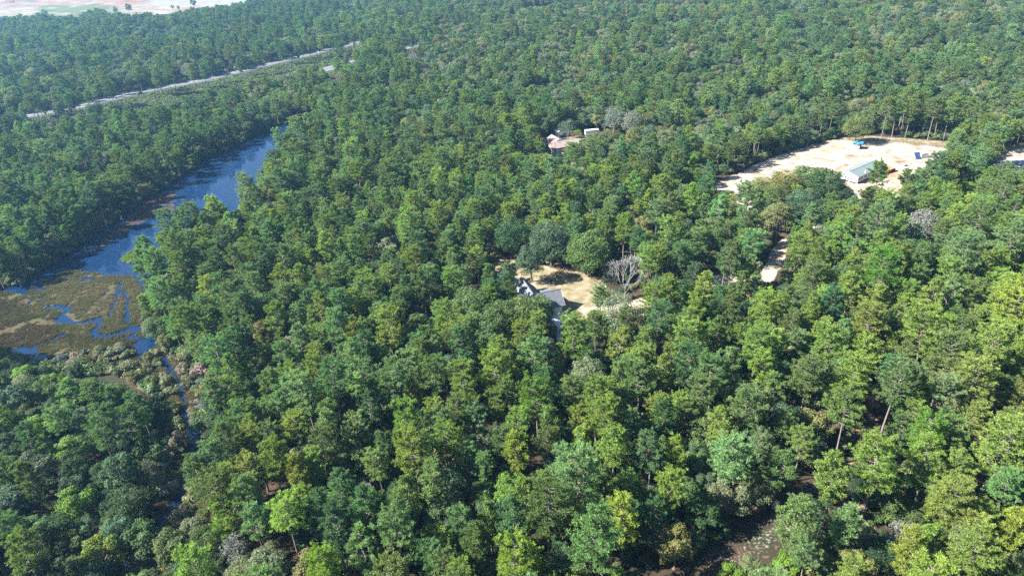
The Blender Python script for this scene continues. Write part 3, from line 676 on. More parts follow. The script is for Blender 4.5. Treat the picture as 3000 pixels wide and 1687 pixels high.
# ground exclusions
ok = np.ones(len(pts), bool)
gx, gy = pts[:, 0], pts[:, 1]
for poly, mg in ((VALLEY, -.5), (LOT, 1.), (HCLEAR, .5), (RCLEAR, 0), (UCLEAR, 0), (FIELD, -6), (MEDOPEN, 0)): ok &= sdist(gx, gy, poly) < -mg
ok &= segdist(gx, gy, ROADP) > 11; ok &= segdist(gx, gy, ROAD2P) > 10
ok &= segdist(gx, gy, DRIVE) > 4.0; ok &= segdist(gx, gy, ROAD3) > 3.6; ok &= segdist(gx, gy, TRAIL) > 2.2
pts = pts[ok]
gx, gy = pts[:, 0], pts[:, 1]; n = len(pts)
u0, v0, d0 = proj(np.c_[gx, gy, np.zeros(n)])
um, vm_, dm_ = proj(np.c_[gx, gy, np.full(n, 10.)])
patch = fbm(gx, gy, 45, 61); patch2 = fbm(gx, gy, 22, 71); rn = rng.random(n)
# share of pines by region of the place
sp = np.full(n, .66)
sp = np.where((um < 560) & (vm_ > 1040), .12, sp)
sp = np.where((gy > 330) & (gx > -60), .22, sp)
sp = np.where(gx < -190, .38, sp)
sp = np.where((gy > 900), .45, sp)
sp = np.where((gx < -150) & (gx > -330) & (gy > 400), .30, sp)
sp = np.clip(sp+(patch-.5)*1.3, .04, .95)
isP = rn < sp
rest = rng.random(n)
order = []
zc = np.zeros(n)
s2_ = (gx > -700) & (gx < 500) & (gy < 1000)
zc[s2_] = ground_z(gx[s2_], gy[s2_])
FILL = []
vs_in = sdist(gx, gy, VALLEY)
for i in range(n):
    r_ = pts[i, 2]
    if isP[i]: kd = 'P'; lst = PINES
    elif rest[i] < .025 or (gy[i] > 380 and gx[i] > 50 and rest[i] < .06): kd = 'M'; lst = MOSSY
    elif rest[i] > .995: kd = 'D'; lst = BARES
    else: kd = 'O'; lst = OAKS
    pi_ = int(rng.integers(len(lst)))
    target = r_*(1.50 if kd != 'P' else 1.40)*(1.16 if gy[i] > 480 else 1.0)
    sc = target/lst[pi_][3]
    sc = float(np.clip(sc*(.95+.12*rng.random()), .5, 1.25))
    if kd == 'P' and rng.random() < .07: sc = min(1.3, sc*1.28)
    if kd == 'O' and gy[i] > 330 and gx[i] > -60: sc *= 1.12
    if kd == 'D': sc = min(sc, .75)
    if kd == 'P' and sc < .7: sc = .7+.1*rng.random()
    right = sstep(-150, 120, gx[i])*sstep(420, 200, gy[i]); q = rng.random()
    leftz = (vs_in[i] < 0) and um[i] < 900 and vm_[i] < 900 and gx[i] < -150 and gy[i] < 470
    leftz = leftz or (um[i] < 520 and vm_[i] > 1040) or gx[i] < -200
    if leftz and kd == 'P': ch = 'G' if q < .5 else ('P' if q < .85 else 'L')
    elif leftz and kd == 'O': ch = 'd' if q < .25 else ('t' if q < .55 else ('m' if q < .85 else ('b' if um[i] < 520 and vm_[i] > 1040 else 'g')))
    elif kd == 'P':
        ch = 'B' if q < .12+.38*right else ('L' if q < .45+.2*right else ('P' if q < .85 else 'G'))
        if q > .988 and right > .3: ch = 'Y'
    elif kd == 'O':
        if um[i] < 560 and vm_[i] > 1040: ch = 'b' if q < .22 else ('t' if q < .6 else ('m' if q < .85 else 'g'))
        elif gy[i] > 330 and gx[i] > -60: ch = 'g' if q < .34 else ('m' if q < .62 else ('t' if q < .78 else ('o' if q < .93 else 'd')))
        else: ch = 'm' if q < .42 else ('d' if q < .60 else ('g' if q < .78 else ('o' if q < .88 else ('t' if q < .94 else 'b'))))
    elif kd == 'M': ch = 'w' if q < .5 else 'x'
    else: ch = 'w'
    FILL.append((kd, pi_, gx[i], gy[i], zc[i]-.1, sc, rng.random()*6.283, jitter(TINT[ch]), lst[pi_][3]*sc, 0, ch))
# keep the views onto clearings, road and water open
def blocked(L_, skip=()):
    n = len(L_); bad = np.zeros(n, bool)
    P = np.array([(t_[2], t_[3]) for t_ in L_]); Rr = np.array([t_[8] for t_ in L_])
    Hh = np.array([KIND[t_[0]][t_[1]][2]*t_[5] for t_ in L_]); isp = np.array([t_[0] == 'P' for t_ in L_])
    lowf = np.where(isp, .52, .25)
    for f, q_ in ((lowf, .6), (lowf*.6+.4, .85), (lowf*.3+.7, .75), (np.full(n, .96), .35)):
        for ox in (-q_, -q_*.5, 0, q_*.5, q_):
            uu, vv, _ = proj(np.c_[P[:, 0]+ox*Rr*(1 if True else 0), P[:, 1], Hh*f])
            for nm_, poly in OPEN.items():
                if nm_ not in skip: bad |= inpoly(uu, vv, poly)
    return bad
bad = blocked(FILL)
# trees standing right of the creek may lean their shadow on it but must not hide it; trees on the far bank edge stay
FILL = [t_ for t_, b__ in zip(FILL, bad) if not b__]
T += FILL
print('trees', len(T))

# shrubs: undergrowth + corridor + marsh rim
shr = []
up = poisson(-200, 240, 62, 400, 75000, lambda C, r: np.full(len(C), 1.25), 9)
c_ok = np.ones(len(up), bool)
for poly, mg in ((VALLEY, 0), (LOT, 0), (HCLEAR, 1.), (RCLEAR, 0)): c_ok &= sdist(up[:, 0], up[:, 1], poly) < -mg
c_ok &= segdist(up[:, 0], up[:, 1], DRIVE) > 3.6; c_ok &= segdist(up[:, 0], up[:, 1], ROAD3) > 5; c_ok &= segdist(up[:, 0], up[:, 1], TRAIL) > 4
c_ok &= (fbm(up[:, 0], up[:, 1], 14, 90)+.20*rng.random(len(up))) > .47
up = up[c_ok]
for (a_, b_, _q) in up: shr.append((a_, b_, .7+.8*rng.random(), jitter(TINT[['m', 'd', 'g', 'o'][rng.integers(4)]], .15)))
cp = poisson(-200, 0, 60, 240, 50000, lambda C, r: .95+.5*r.random(len(C)), 10)
dC = sdist(cp[:, 0], cp[:, 1], CORR); dM = sdist(cp[:, 0], cp[:, 1], MARSH); dV = sdist(cp[:, 0], cp[:, 1], VALLEY)
dck = np.minimum.reduce([segdist(cp[:, 0], cp[:, 1], CREEK)])
k_ = ((dC > -3) & (dck > 1.5) & (sdist(cp[:, 0], cp[:, 1], POOL1) < -.8) & (sdist(cp[:, 0], cp[:, 1], POOL2) < -.8)) & ((fbm(cp[:, 0], cp[:, 1], 9, 77) > .40) | (rng.random(len(cp)) < .35))
for (a_, b_, _q) in cp[k_]: shr.append((a_, b_, .6+.75*rng.random(), jitter(TINT[['x', 'g', 'o', 'p', 'x', 'g', 'w'][rng.integers(7)]], .15)))
# dark growth along the water's left edge
ep = poisson(-260, -90, 150, 450, 50000, lambda C, r: 1.0+.4*r.random(len(C)), 12)
dV = sdist(ep[:, 0], ep[:, 1], VALLEY)
k_ = (dV < -.2) & (dV > -6)
for (a_, b_, _q) in ep[k_]: shr.append((a_, b_, .8+.8*rng.random(), jitter(TINT[['m', 'd', 'g'][rng.integers(3)]], .15)))
# bushes between and beside the carriageways
vp = poisson(-430, -40, 480, 800, 30000, lambda C, r: 2.0+.8*r.random(len(C)), 13)
dr = segdist(vp[:, 0], vp[:, 1], ROADP); k_ = (dr > 9.5) & (dr < 22) & (sdist(vp[:, 0], vp[:, 1], MEDOPEN) < -2)
for (a_, b_, _q) in vp[k_]: shr.append((a_, b_, 1.0+.8*rng.random(), jitter(TINT[['g', 'm', 't', 'x'][rng.integers(4)]], .15)))

sb_ = blocked([('S', 1, a[0], a[1], 0, a[2], 0, None, 1.9*a[2], 0, 'm') for a in shr], ('deadtree', 'hollow'))
vs_ = np.array([(a[0], a[1]) for a in shr]); sb_ &= ~(sdist(vs_[:, 0], vs_[:, 1], CORR) > -3.5)
shr = [a for a, b__ in zip(shr, sb_) if not b__]

vp = poisson(-430, -40, 480, 800, 90000, lambda C, r: .75+.3*r.random(len(C)), 14)
dr = np.minimum(segdist(vp[:, 0], vp[:, 1], ROADP), segdist(vp[:, 0], vp[:, 1], ROAD2P)); uu_, vv_, _ = proj(np.c_[vp, ][:, [0, 1, 1]]*[1, 1, 0])
k_ = (dr > 8.5) & (dr < 45) & inpoly(uu_, vv_, [(0, 355), (600, 215), (1100, 90), (1300, 120), (900, 260), (500, 340), (0, 460)])
for (a_, b_, _q) in vp[k_]: shr.append((a_, b_, .4+.3*rng.random(), jitter(TINT[['g', 'L', 'b', 'm'][rng.integers(4)]], .15)))

# ------------------------------------------------------------------ individuals (the 300 largest of a kind) and the rest
def vis_size(t_):
    P = np.array([t_[2], t_[3], KIND[t_[0]][t_[1]][4]*t_[5]]); uu, vv, dz = proj(P[None])
    if uu[0] < -60 or uu[0] > 3060 or vv[0] < -60 or vv[0] > 1790: return 0
    return t_[8]/dz[0] + (.02 if t_[9] else 0)
sizes = np.array([vis_size(t_) for t_ in T])
GROUPN = {'P': 'pine trees of the forest', 'O': 'broadleaf trees of the forest', 'M': 'pale mossy trees of the forest', 'D': 'bare dead trees'}
NAME = {'P': ('pine_tree', 'pine'), 'O': ('oak_tree', 'oak'), 'M': ('mossy_tree', 'tree'), 'D': ('dead_tree', 'dead tree')}
CW = {'Y': 'bright yellow green', 'B': 'sunny lime green', 'P': 'mid green', 'G': 'bluish green', 'L': 'light green', 'd': 'very dark green', 'o': 'olive', 'g': 'grey green', 'm': 'deep green',
      't': 'blue green', 'b': 'fresh green', 'x': 'pale straw green', 'p': 'pale brownish', 'r': 'rusty red brown', 'w': 'pale silvery grey'}
LAND = [("the grey house roof", 1600, 860), ('the tall pale bare tree', 1833, 790), ("the white mobile home", 2500, 500), ('the blue tarp shed', 2515, 420), ("the sandy drive bend", 2260, 790),
        ("the plywood box", 2275, 1475), ("the blue bin", 1900, 1657), ("the shaded dirt road", 2080, 1650), ("the shaded footpath", 2540, 1270),
        ('the marsh creek mouth', 420, 1000), ("the green grass spit", 370, 750), ('the blue open water', 640, 540), ('the bottom left corner', 60, 1640), ('the bottom right corner', 2950, 1640),
        ("the left edge", 20, 1200), ("the dark hollow lower left", 470, 1420), ('the pale brush corridor', 520, 1200), ("the right edge", 2960, 900), ("the sandy right yard", 2950, 460),
        ("the lower left bottom edge", 900, 1650), ("the middle bottom edge", 1450, 1650), ("the woods below the marsh", 900, 1200), ("the woods left of the clearing", 1150, 900),
        ("the woods below the clearing", 1500, 1150), ("the woods beside the creek", 900, 750), ('the tan roofed upper house', 1640, 420), ('the forest right of the bare tree', 2050, 950),
        ("the red clay patch", 2800, 1080), ("the dark highway car", 430, 280), ("the wooded left bank", 250, 560), ('the top right corner', 2850, 80), ('the lower right forest', 2500, 1400),
        ('the forest in the lower middle', 1850, 1380), ('the sandy lot back edge', 2700, 400), ("the black silt fence", 2270, 450)]
def placeword(uu, vv):
    d = [(math.hypot(uu-a_, vv-b_), nm, a_, b_) for nm, a_, b_ in LAND]; d.sort()
    dist, nm, a_, b_ = d[0]
    if dist < 60: return 'beside ' + nm
    dx, dy = uu-a_, vv-b_
    side = ('right of ' if dx > 0 else 'left of ') if abs(dx) > abs(dy)*1.2 else ('behind ' if dy < 0 else 'in front of ')
    return side + nm
SHAPE = {'P': ['', 'open crowned ', 'slim ', 'broad ', 'conical ', 'high crowned ', 'small pointed ', 'large '], 'O': ['round ', 'compact ', 'wide ', 'narrow ', 'tall ', 'low ', 'spreading '], 'M': ['', 'small ', 'large '], 'D': ['', 'low ', 'tall ']}
taken = set(); labels = {}
chosen = set()
inst = []
for kd in 'POMD':
    idx = [i for i, t_ in enumerate(T) if t_[0] == kd and sizes[i] > 0]
    idx.sort(key=lambda i: -sizes[i])
    lim = 296 if kd in 'PO' else 120
    for i in idx[:lim]: chosen.add(i)
LABEL = {}
def tree_label(i):
    kd, pi_, px, py, pz, sc, rot, col, Rr, nota, ch = T[i]
    uu, vv, _ = proj(np.array([[px, py, KIND[kd][pi_][4]*sc]]))
    what = {'P': 'pine', 'O': 'leafy tree', 'M': 'mossy tree', 'D': 'bare tree'}[kd]
    return (CW[ch]+' '+SHAPE[kd][pi_ % len(SHAPE[kd])]+what+' '+placeword(uu[0], vv[0])).replace('  ', ' '), uu[0], vv[0]
def place_tree(i):
    kd, pi_, px, py, pz, sc, rot, col, Rr, nota, ch = T[i]
    cm, tm, H_, R_, mid = KIND[kd][pi_]
    nm, cat = NAME[kd]
    o = empty(nm, (px, py, pz), rot); o.scale = (sc, sc, sc)
    lab = LABEL[i]
    tag(o, lab, cat, GROUPN[kd])
    c_ = bpy.data.objects.new('crown' if kd != 'D' else 'branches', cm); link(c_, o); c_['tint'] = [float(v) for v in col]
    t2 = bpy.data.objects.new('trunk', tm); link(t2, o)
_by = {}
for i in sorted(chosen):
    l_, a_, b_ = tree_label(i); _by.setdefault(l_, []).append((a_, i))
for l_, L_ in _by.items():
    L_.sort()
    for k, (a_, i) in enumerate(L_):
        if len(L_) == 1: LABEL[i] = l_
        else:
            pre_ = 'left one: ' if k == 0 else ('right one: ' if k == len(L_)-1 else 'middle one: ')
            LABEL[i] = pre_+l_
for i in sorted(chosen): place_tree(i)

def scatter(name, items, protos, label, cat):
    """items: (x,y,z,scale,rot,tint,index); one object whose points carry copies of the prototypes"""
    it = items; n = len(it)
    if not n: return
    P = np.array([(a[0], a[1], a[2]) for a in it])
    me = bpy.data.meshes.new(name); me.vertices.add(n); me.vertices.foreach_set('co', P.astype(np.float32).ravel())
    for k, typ, arr, key in (('sc', 'FLOAT', [a[3] for a in it], 'value'), ('rt', 'FLOAT_VECTOR', [(0, 0, a[4]) for a in it], 'vector'),
                             ('ix', 'INT', [a[6] for a in it], 'value')):
        at_ = me.attributes.new(k, typ, 'POINT'); at_.data.foreach_set(key, np.array(arr, np.int32 if typ == 'INT' else np.float32).ravel())
    at_ = me.attributes.new('tint', 'FLOAT_COLOR', 'POINT'); at_.data.foreach_set('color', np.array([list(a[5])+[1.0] for a in it], np.float32).ravel())
    o = link(bpy.data.objects.new(name, me)); tag(o, label, cat, None, 'stuff')
    g = bpy.data.node_groups.new(name, 'GeometryNodeTree')
    g.interface.new_socket('Geometry', in_out='INPUT', socket_type='NodeSocketGeometry'); g.interface.new_socket('Geometry', in_out='OUTPUT', socket_type='NodeSocketGeometry')
    N = g.nodes; L = g.links; gi = N.new('NodeGroupInput'); go = N.new('NodeGroupOutput')
    jn = N.new('GeometryNodeJoinGeometry'); L.new(jn.outputs[0], go.inputs[0])
    mp = N.new('GeometryNodeMeshToPoints'); L.new(gi.outputs[0], mp.inputs['Mesh'])
    def named(k, typ):
        q = N.new('GeometryNodeInputNamedAttribute'); q.data_type = typ; q.inputs['Name'].default_value = k
        return [s for s in q.outputs if s.enabled and s.name == 'Attribute'][0]
    sc_, rt_, ix_ = named('sc', 'FLOAT'), named('rt', 'FLOAT_VECTOR'), named('ix', 'INT')
    for part in (0, 1):
        if protos[0][part] is None: continue
        col = bpy.data.collections.new(name+'_'+('crowns', 'trunks')[part])
        for j, pr in enumerate(protos):
            q = bpy.data.objects.new('%s_%s_%02d' % (name, ('crown', 'trunk')[part], j), pr[part]); col.objects.link(q)
        ci = N.new('GeometryNodeCollectionInfo'); ci.inputs['Collection'].default_value = col; ci.inputs['Separate Children'].default_value = True; ci.inputs['Reset Children'].default_value = True
        ip = N.new('GeometryNodeInstanceOnPoints'); ip.inputs['Pick Instance'].default_value = True
        L.new(mp.outputs[0], ip.inputs['Points']); L.new(ci.outputs[0], ip.inputs['Instance']); L.new(ix_, ip.inputs['Instance Index'])
        L.new(rt_, ip.inputs['Rotation']); L.new(sc_, ip.inputs['Scale']); L.new(ip.outputs[0], jn.inputs[0])
    md = o.modifiers.new(name, 'NODES'); md.node_group = g
    return o
for kd, nm, lb, ct in (('P', 'distant_pines', 'mass of further pines filling the forest beyond the nearest trees', 'pine forest'), ('O', 'distant_broadleaf_trees', 'mass of further round leafy trees filling the forest', 'forest'),
                       ('M', 'distant_mossy_trees', 'further pale mossy trees scattered through the forest', 'trees'), ('D', 'distant_dead_trees', 'further bare grey trees scattered through the forest', 'dead trees')):
    scatter(nm, [(t_[2], t_[3], t_[4], t_[5], t_[6], t_[7], t_[1]) for i, t_ in enumerate(T) if t_[0] == kd and i not in chosen], KIND[kd], lb, ct)
sx_ = np.array([(a[0], a[1]) for a in shr]); sz_ = ground_z(sx_[:, 0], sx_[:, 1])
scatter('undergrowth', [(a[0], a[1], max(zz, WL)-.05, a[2], rng.random()*6.28, a[3], int(rng.integers(3))) for a, zz in zip(shr, sz_)], SHRUBS, 'low brush and bushes under the trees and along the marsh', 'brush')
print('individual', len(chosen), 'shrubs', len(shr))

# ------------------------------------------------------------------ buildings and things people left here
ROOF_G = simple('grey_shingles', (.12, .128, .145), .85, .3, .14, 1.5)
ROOF_GREEN = simple('grey_green_shingles', (.13, .165, .165), .85, .3, .12, 1.0)
ROOF_TAN = simple('pinkish_brown_shingles', (.22, .175, .16), .9, .2, .12, 1.0)
BRICK = simple('house_brick', (.26, .17, .13), .9, .2, .2, 2)
TRIM = simple('white_trim', (.70, .70, .69), .6, .3, .05, 1)
SHUT = simple('dark_shutters', (.10, .035, .035), .7, .3, .1, 1)
BEIGE = simple('beige_siding', (.58, .52, .44), .8, .2, .1, 1)
TAN = simple('brown_boards', (.16, .09, .06), .9, .2, .2, 1.5)
BLUEP = simple('blue_plastic', (.03, .065, .17), .4, .4, .1, 2)
RUBBER = simple('tyre_rubber', (.02, .02, .02), .8, .2, .1, 3)
CHROME = simple('wheel_metal', (.45, .45, .46), .35, .5, .05, 2, .7)
LAMPR = simple('tail_lamp', (.4, .02, .02), .3, .5, .05, 2)
LAMPW = simple('head_lamp', (.7, .7, .68), .2, .5, .05, 2)

def gable_roof(name, x0, x1, yc, half, ze, zr, over, mat, parent, th=.18, along='x', gable_mat=None):
    m_ = MB(); k = (zr-ze)/half
    a_, b_ = x0-over, x1+over; h = half+over; zlow = zr-k*h
    P = [(a_, yc-h, zlow), (b_, yc-h, zlow), (b_, yc, zr), (a_, yc, zr)]; Q = [(a_, yc, zr), (b_, yc, zr), (b_, yc+h, zlow), (a_, yc+h, zlow)]
    sw = (lambda p: (p[1], p[0], p[2])) if along == 'y' else (lambda p: p)
    o1 = MB(); o1.slab([sw(p) for p in P], th); o1.slab([sw(p) for p in Q], th)
    o = o1.build(name, mat, parent)
    c = MB(); c.tube([sw((a_, yc, zr+.03)), sw((b_, yc, zr+.03))], .10, 5); c.build('ridge_cap', mat, o)
    f = MB()
    for xx in (a_-.03, b_+.03):
        for sgn in (-1, 1): f.slab([sw((xx-.04, yc, zr-.02)), sw((xx+.04, yc, zr-.02)), sw((xx+.04, yc+sgn*h, zlow-.02)), sw((xx-.04, yc+sgn*h, zlow-.02))], .22)
    f.build('bargeboard', TRIM, o)
    return o
def gable_walls(x0, x1, yc, half, z0, ze, zr, mat, parent, along='x', name='wall', th=.12):
    sw = (lambda p: (p[1], p[0], p[2])) if along == 'y' else (lambda p: p)
    m_ = MB()
    poly = [(yc-half, z0), (yc+half, z0), (yc+half, ze-.15), (yc, zr-.25), (yc-half, ze-.15)]
    n = len(poly)
    m_.add([sw((x0, p, q)) for p, q in poly]+[sw((x1, p, q)) for p, q in poly], [tuple(range(n))[::-1], tuple(range(n, 2*n))]+[(i, (i+1) % n, n+(i+1) % n, n+i) for i in range(n)])
    return m_.build(name, mat, parent)
def window(parent, x, y, z, w, h, axis, out, shutters=True):
    f = MB(); g = MB(); s = MB(); e = .04*out
    if axis == 'y':   # wall plane normal along local y
        y0, y1 = sorted((y, y+e)); f.box(x-w/2-.07, x+w/2+.07, y0, y1, z-.07, z+h+.07)
        y0, y1 = sorted((y+e, y+e*1.6)); g.box(x-w/2, x+w/2, y0, y1, z, z+h)
        for sg in (-1, 1): s.box(x+sg*(w/2+.26)-.16, x+sg*(w/2+.26)+.16, *sorted((y, y+e*1.4)), z-.04, z+h+.04)
    else:
        x0, x1 = sorted((x, x+e)); f.box(x0, x1, y-w/2-.07, y+w/2+.07, z-.07, z+h+.07)
        x0, x1 = sorted((x+e, x+e*1.6)); g.box(x0, x1, y-w/2, y+w/2, z, z+h)
        for sg in (-1, 1): s.box(*sorted((x, x+e*1.4)), y+sg*(w/2+.26)-.16, y+sg*(w/2+.26)+.16, z-.04, z+h+.04)
    o = f.build('window', TRIM, parent); g.build('pane', DARKGLASS, o)
    if shutters: s.build('shutters', SHUT, o)
# grey roofed house in the clearing
hz = 0.0
H1 = empty('house', (3.4, 195.2, hz), math.atan2(.263, .965))
tag(H1, 'grey shingle roofed house with steep cross gables beside the sandy clearing', 'house')
gable_walls(-15, .5, 0, 4.2, 0, 3.1, 7.5, BRICK, H1, 'y'); gable_roof('roof', -15, .5, 0, 4.2, 3.1, 7.5, .45, ROOF_G, H1, along='y')
gable_walls(1.5, 9.2, -10, 3.5, 0, 2.95, 6.5, BRICK, H1, 'x', 'wing_wall'); gable_roof('wing_roof', 0, 9.2, -10, 3.5, 2.95, 6.5, .35, ROOF_G, H1)
p = MB(); p.slab([(4.2, -6.3, 4.1), (8.6, -6.3, 4.1), (8.6, -1.2, 2.9), (4.2, -1.2, 2.9)], .15); p.build('porch_roof', ROOF_G, H1)
p = MB()
for q in ((8.3, -1.5), (6.4, -1.5), (4.5, -1.5)): p.box(q[0]-.08, q[0]+.08, q[1]-.08, q[1]+.08, 0, 2.85)
p.build('porch_posts', TRIM, H1)
window(H1, 9.2, -9.0, 1.0, 1.0, 1.3, 'x', 1, False); window(H1, 9.2, -11.8, 1.0, 1.0, 1.3, 'x', 1, False); window(H1, 4.0, -13.5, 1.0, 1.2, 1.3, 'y', -1, False)
g = MB(); g.box(5.6, 8.6, -13.56, -13.5, 0, 2.2); g.build('garage_door', TRIM, H1)
v = MB(); v.tube([(-2.2, -4, 5), (-2.2, -4, 6.0)], .12); v.tube([(6, -8.2, 4.4), (6, -8.2, 5.2)], .10); v.build('roof_vents', METAL, H1)
dp = MB(); dp.prism([tuple(q) for q in G([(1612, 918), (1634, 917), (1658, 914), (1669, 934), (1656, 945), (1652, 975), (1640, 1010), (1628, 1010), (1634, 960), (1616, 940)])], -.3, .12)
tag(dp.build('driveway', CONC), kind='structure')
pp = MB(); q = at(1643.5, 960); pp.tube([(q[0], q[1], 0), (q[0], q[1], 1.6)], .09); pp.box(q[0]-.2, q[0]+.2, q[1]-.3, q[1]+.3, 1.25, 1.6)
tag(pp.build('mailbox_post', TAN), 'dark post standing at the end of the pale concrete driveway', 'post')
q = at(1472, 808); pl = empty('round_pool', (q[0], q[1], 0)); tag(pl, 'round light blue pool in the shade left of the grey roofed house', 'pool')
a = MB(); r_ = [(1.9*math.cos(t), 1.9*math.sin(t)) for t in np.linspace(0, 2*math.pi, 25)[:-1]]; a.prism(r_, 0, .45); a.build('pool_wall', BLUEP, pl)
a = MB(); a.prism([(x*.93, y*.93) for x, y in r_], .46, .50); a.build('pool_water', simple('pool_blue', (.05, .16, .26), .1, .5, .05, 1), pl)

# double wide home on the sandy lot
ang = math.atan2(293.33-280.71, 167.83-149.55)
H2 = empty('mobile_home', (149.6, 280.7, 0), ang); tag(H2, 'white manufactured home with a long grey green roof on the sandy lot', 'mobile home')
gable_walls(.3, 21.8, 0, 4.15, .75, 3.4, 4.8, WHITE, H2); gable_roof('roof', .1, 22, 0, 4.2, 3.4, 4.8, .28, ROOF_GREEN, H2, .14)
for xx, w_ in ((1.2, .7), (3.2, .75), (6.4, .9), (9.6, 1.1), (13.5, .9), (17.0, .9), (20.2, .75)): window(H2, xx, -4.15, 1.5, w_, 1.25, 'y', -1)
d = MB(); d.box(11.2, 12.1, -4.21, -4.15, .8, 2.9); d.build('door', TRIM, H2)
pr = MB()
for xx in np.arange(.8, 21.6, 2.6):
    for yy in (-3.6, 0, 3.6): pr.box(xx-.2, xx+.2, yy-.2, yy+.2, -.05, .74)
pr.build('piers', CONC, H2)
fr = MB()
for yy in (-2.4, 2.4): fr.box(-.9, 21.8, yy-.1, yy+.1, .5, .74)
fr.build('steel_frame', BLACKP, H2)
sp_ = MB(); sp_.tube([(6.4, -3.55, 3.55), (6.4, -3.6, 5.0)], .09); sp_.box(6.15, 7.0, -4.0, -3.4, 3.62, 3.80); sp_.build('service_mast', TRIM, H2)
for (xx, yy) in ((5, 1.6), (10.5, 1.2), (16, 1.5), (12, -1.4), (4, 2.6)):
    vv_ = MB(); vv_.box(xx-.16, xx+.16, yy-.16, yy+.16, 4.8-abs(yy)*.333-.05, 4.8-abs(yy)*.333+.28); vv_.build('roof_vent', METAL, H2)
st = MB()
for k in range(4): st.box(10.9, 12.4, -4.6-.3*k, -4.3-.3*k, -.05, .75-.18*k)
st.build('steps', WOOD, H2)
# shed with the blue tarp
S1 = empty('storage_shed', (171.7, 324.2, 0), math.atan2(-1.2, 3.1)); tag(S1, 'small white and brown shed with a crumpled bright blue tarp roof on the sandy lot', 'shed')
b_ = MB(); b_.box(0, 3.3, 0, .12, -.1, 2.6); b_.build('front_wall', WHITE, S1)
b_ = MB(); b_.prism([(0, .12), (3.3, .12), (3.3+1.2, 3.6), (1.2, 3.6)], -.1, 2.4); b_.build('brown_body', TAN, S1)
r = np.random.default_rng(5); tb = MB(); nx_ = 9
gv = [(u_*(4.4/8)-.1+ (v_/8)*1.2, v_*(4.3/8)-.45, 2.75+.30*math.sin(u_*1.3+v_*.7)*math.cos(v_*.9)+.22*r.random()) for v_ in range(nx_) for u_ in range(nx_)]
gf = [(v_*nx_+u_, v_*nx_+u_+1, (v_+1)*nx_+u_+1, (v_+1)*nx_+u_) for v_ in range(nx_-1) for u_ in range(nx_-1)]
tb.add(gv, gf); tb.add([(x, y, z-.06) for x, y, z in gv], [f[::-1] for f in gf]); tb.build('blue_tarp', BLUET, S1)
pl_ = MB(); pl_.tube([(1.3, -.9, 0), (2.2, -.1, 2.9)], .07); pl_.build('leaning_pole', METAL, S1)
# white shed with blue side
S2 = empty('garden_shed', (192.5, 304.0, 0), math.atan2(.6, 2.9)); tag(S2, 'small white shed with sloping blue panel at the right of the lot', 'shed')
b_ = MB(); b_.box(2.7, 6.2, 0, 2.6, -.1, 2.6); b_.build('white_body', WHITE, S2)
b_ = MB(); b_.slab([(-.1, -.4, .1), (2.6, -.4, .1), (2.6, 1.6, 2.9), (-.4, 1.6, 2.9)], .1); b_.build('blue_panel', BLUEP, S2)
b_ = MB(); b_.slab([(2.6, -.2, 2.65), (6.4, -.2, 2.65), (6.4, 2.8, 3.0), (2.6, 2.8, 3.0)], .08); b_.build('flat_roof', TRIM, S2)
# red lean-to
q = at(2600, 510); S3 = empty('lean_to', (q[0], q[1], 0), .5); tag(S3, 'low lean-to with a dusty red clay coloured roof right of the mobile home', 'shed')
b_ = MB(); b_.slab([(0, 0, 1.7), (5.5, 0, 1.7), (5.5, 4, 2.3), (0, 4, 2.3)], .1); b_.build('roof', REDD, S3)
b_ = MB(); [b_.box(xx-.07, xx+.07, yy-.07, yy+.07, -.1, 1.6) for xx in (.2, 5.3) for yy in (.2, 3.8)]; b_.build('posts', TAN, S3)
b_ = MB(); b_.box(.2, 5.3, .3, .38, -.1, 1.55); b_.build('side_boards', TAN, S3)
for k, (px, py) in enumerate(((2651, 488), (2656, 487))):
    q = at(px, py); b0 = empty('barrel', (q[0], q[1], 0)); tag(b0, ('left' if k == 0 else 'right')+' of two blue barrels standing at the trees right of the lot', 'barrel', 'blue barrels')
    c_ = MB(); c_.tube([(0, 0, -.02), (0, 0, .3), (0, 0, .6), (0, 0, .9)], [.28, .31, .31, .28], 12); c_.build('drum', BLUEP, b0); c_ = MB(); c_.tube([(0, 0, .9), (0, 0, .94)], .25, 12); c_.build('lid', TRIM, b0)
# upper house, tan roof
H3 = empty('house', (25.2, 346.4, 0), math.atan2(2.7, 7.4)); tag(H3, 'low house with pinkish tan roof half hidden by trees above the middle', 'house')
gable_walls(.4, 15.6, 4.6, 4.2, 0, 2.7, 4.6, BEIGE, H3); gable_roof('roof', 0, 16, 4.6, 4.4, 2.7, 4.6, .35, ROOF_TAN, H3)
gable_walls(8.6, 17.4, 8, 3.6, 0, 2.7, 4.7, BEIGE, H3, 'y', 'wing_wall'); gable_roof('wing_roof', 8.4, 17.6, 8, 3.8, 2.7, 4.7, .3, ROOF_TAN, H3, along='y')
for xx in (2, 5, 8.5, 12): window(H3, xx, .4, 1.0, 1.1, 1.2, 'y', -1, False)
vv_ = MB(); [vv_.box(a_-.15, a_+.15, b__-.15, b__+.15, zz, zz+.35) for a_, b__, zz in ((3, 3, 3.9), (6, 3.4, 4.0), (10, 3, 3.9))]; vv_.build('roof_vents', TAN, H3)
q = at(1630, 405); B1 = empty('storage_box', (q[0], q[1], 0), .15); tag(B1, 'tall pale cream box trailer standing on end behind the tan roofed house', 'trailer')
b_ = MB(); b_.box(0, 2.3, 0, 5, .1, 3.5); b_.build('body', BEIGE, B1); b_ = MB(); b_.box(-.05, 2.35, -.05, 5.05, 3.5, 3.6); b_.build('top', TRIM, B1)
q = at(1716, 401); B2 = empty('box_trailer', (q[0], q[1], 0), .12); tag(B2, 'white box trailer beside the pines right of the tan roofed house', 'trailer')
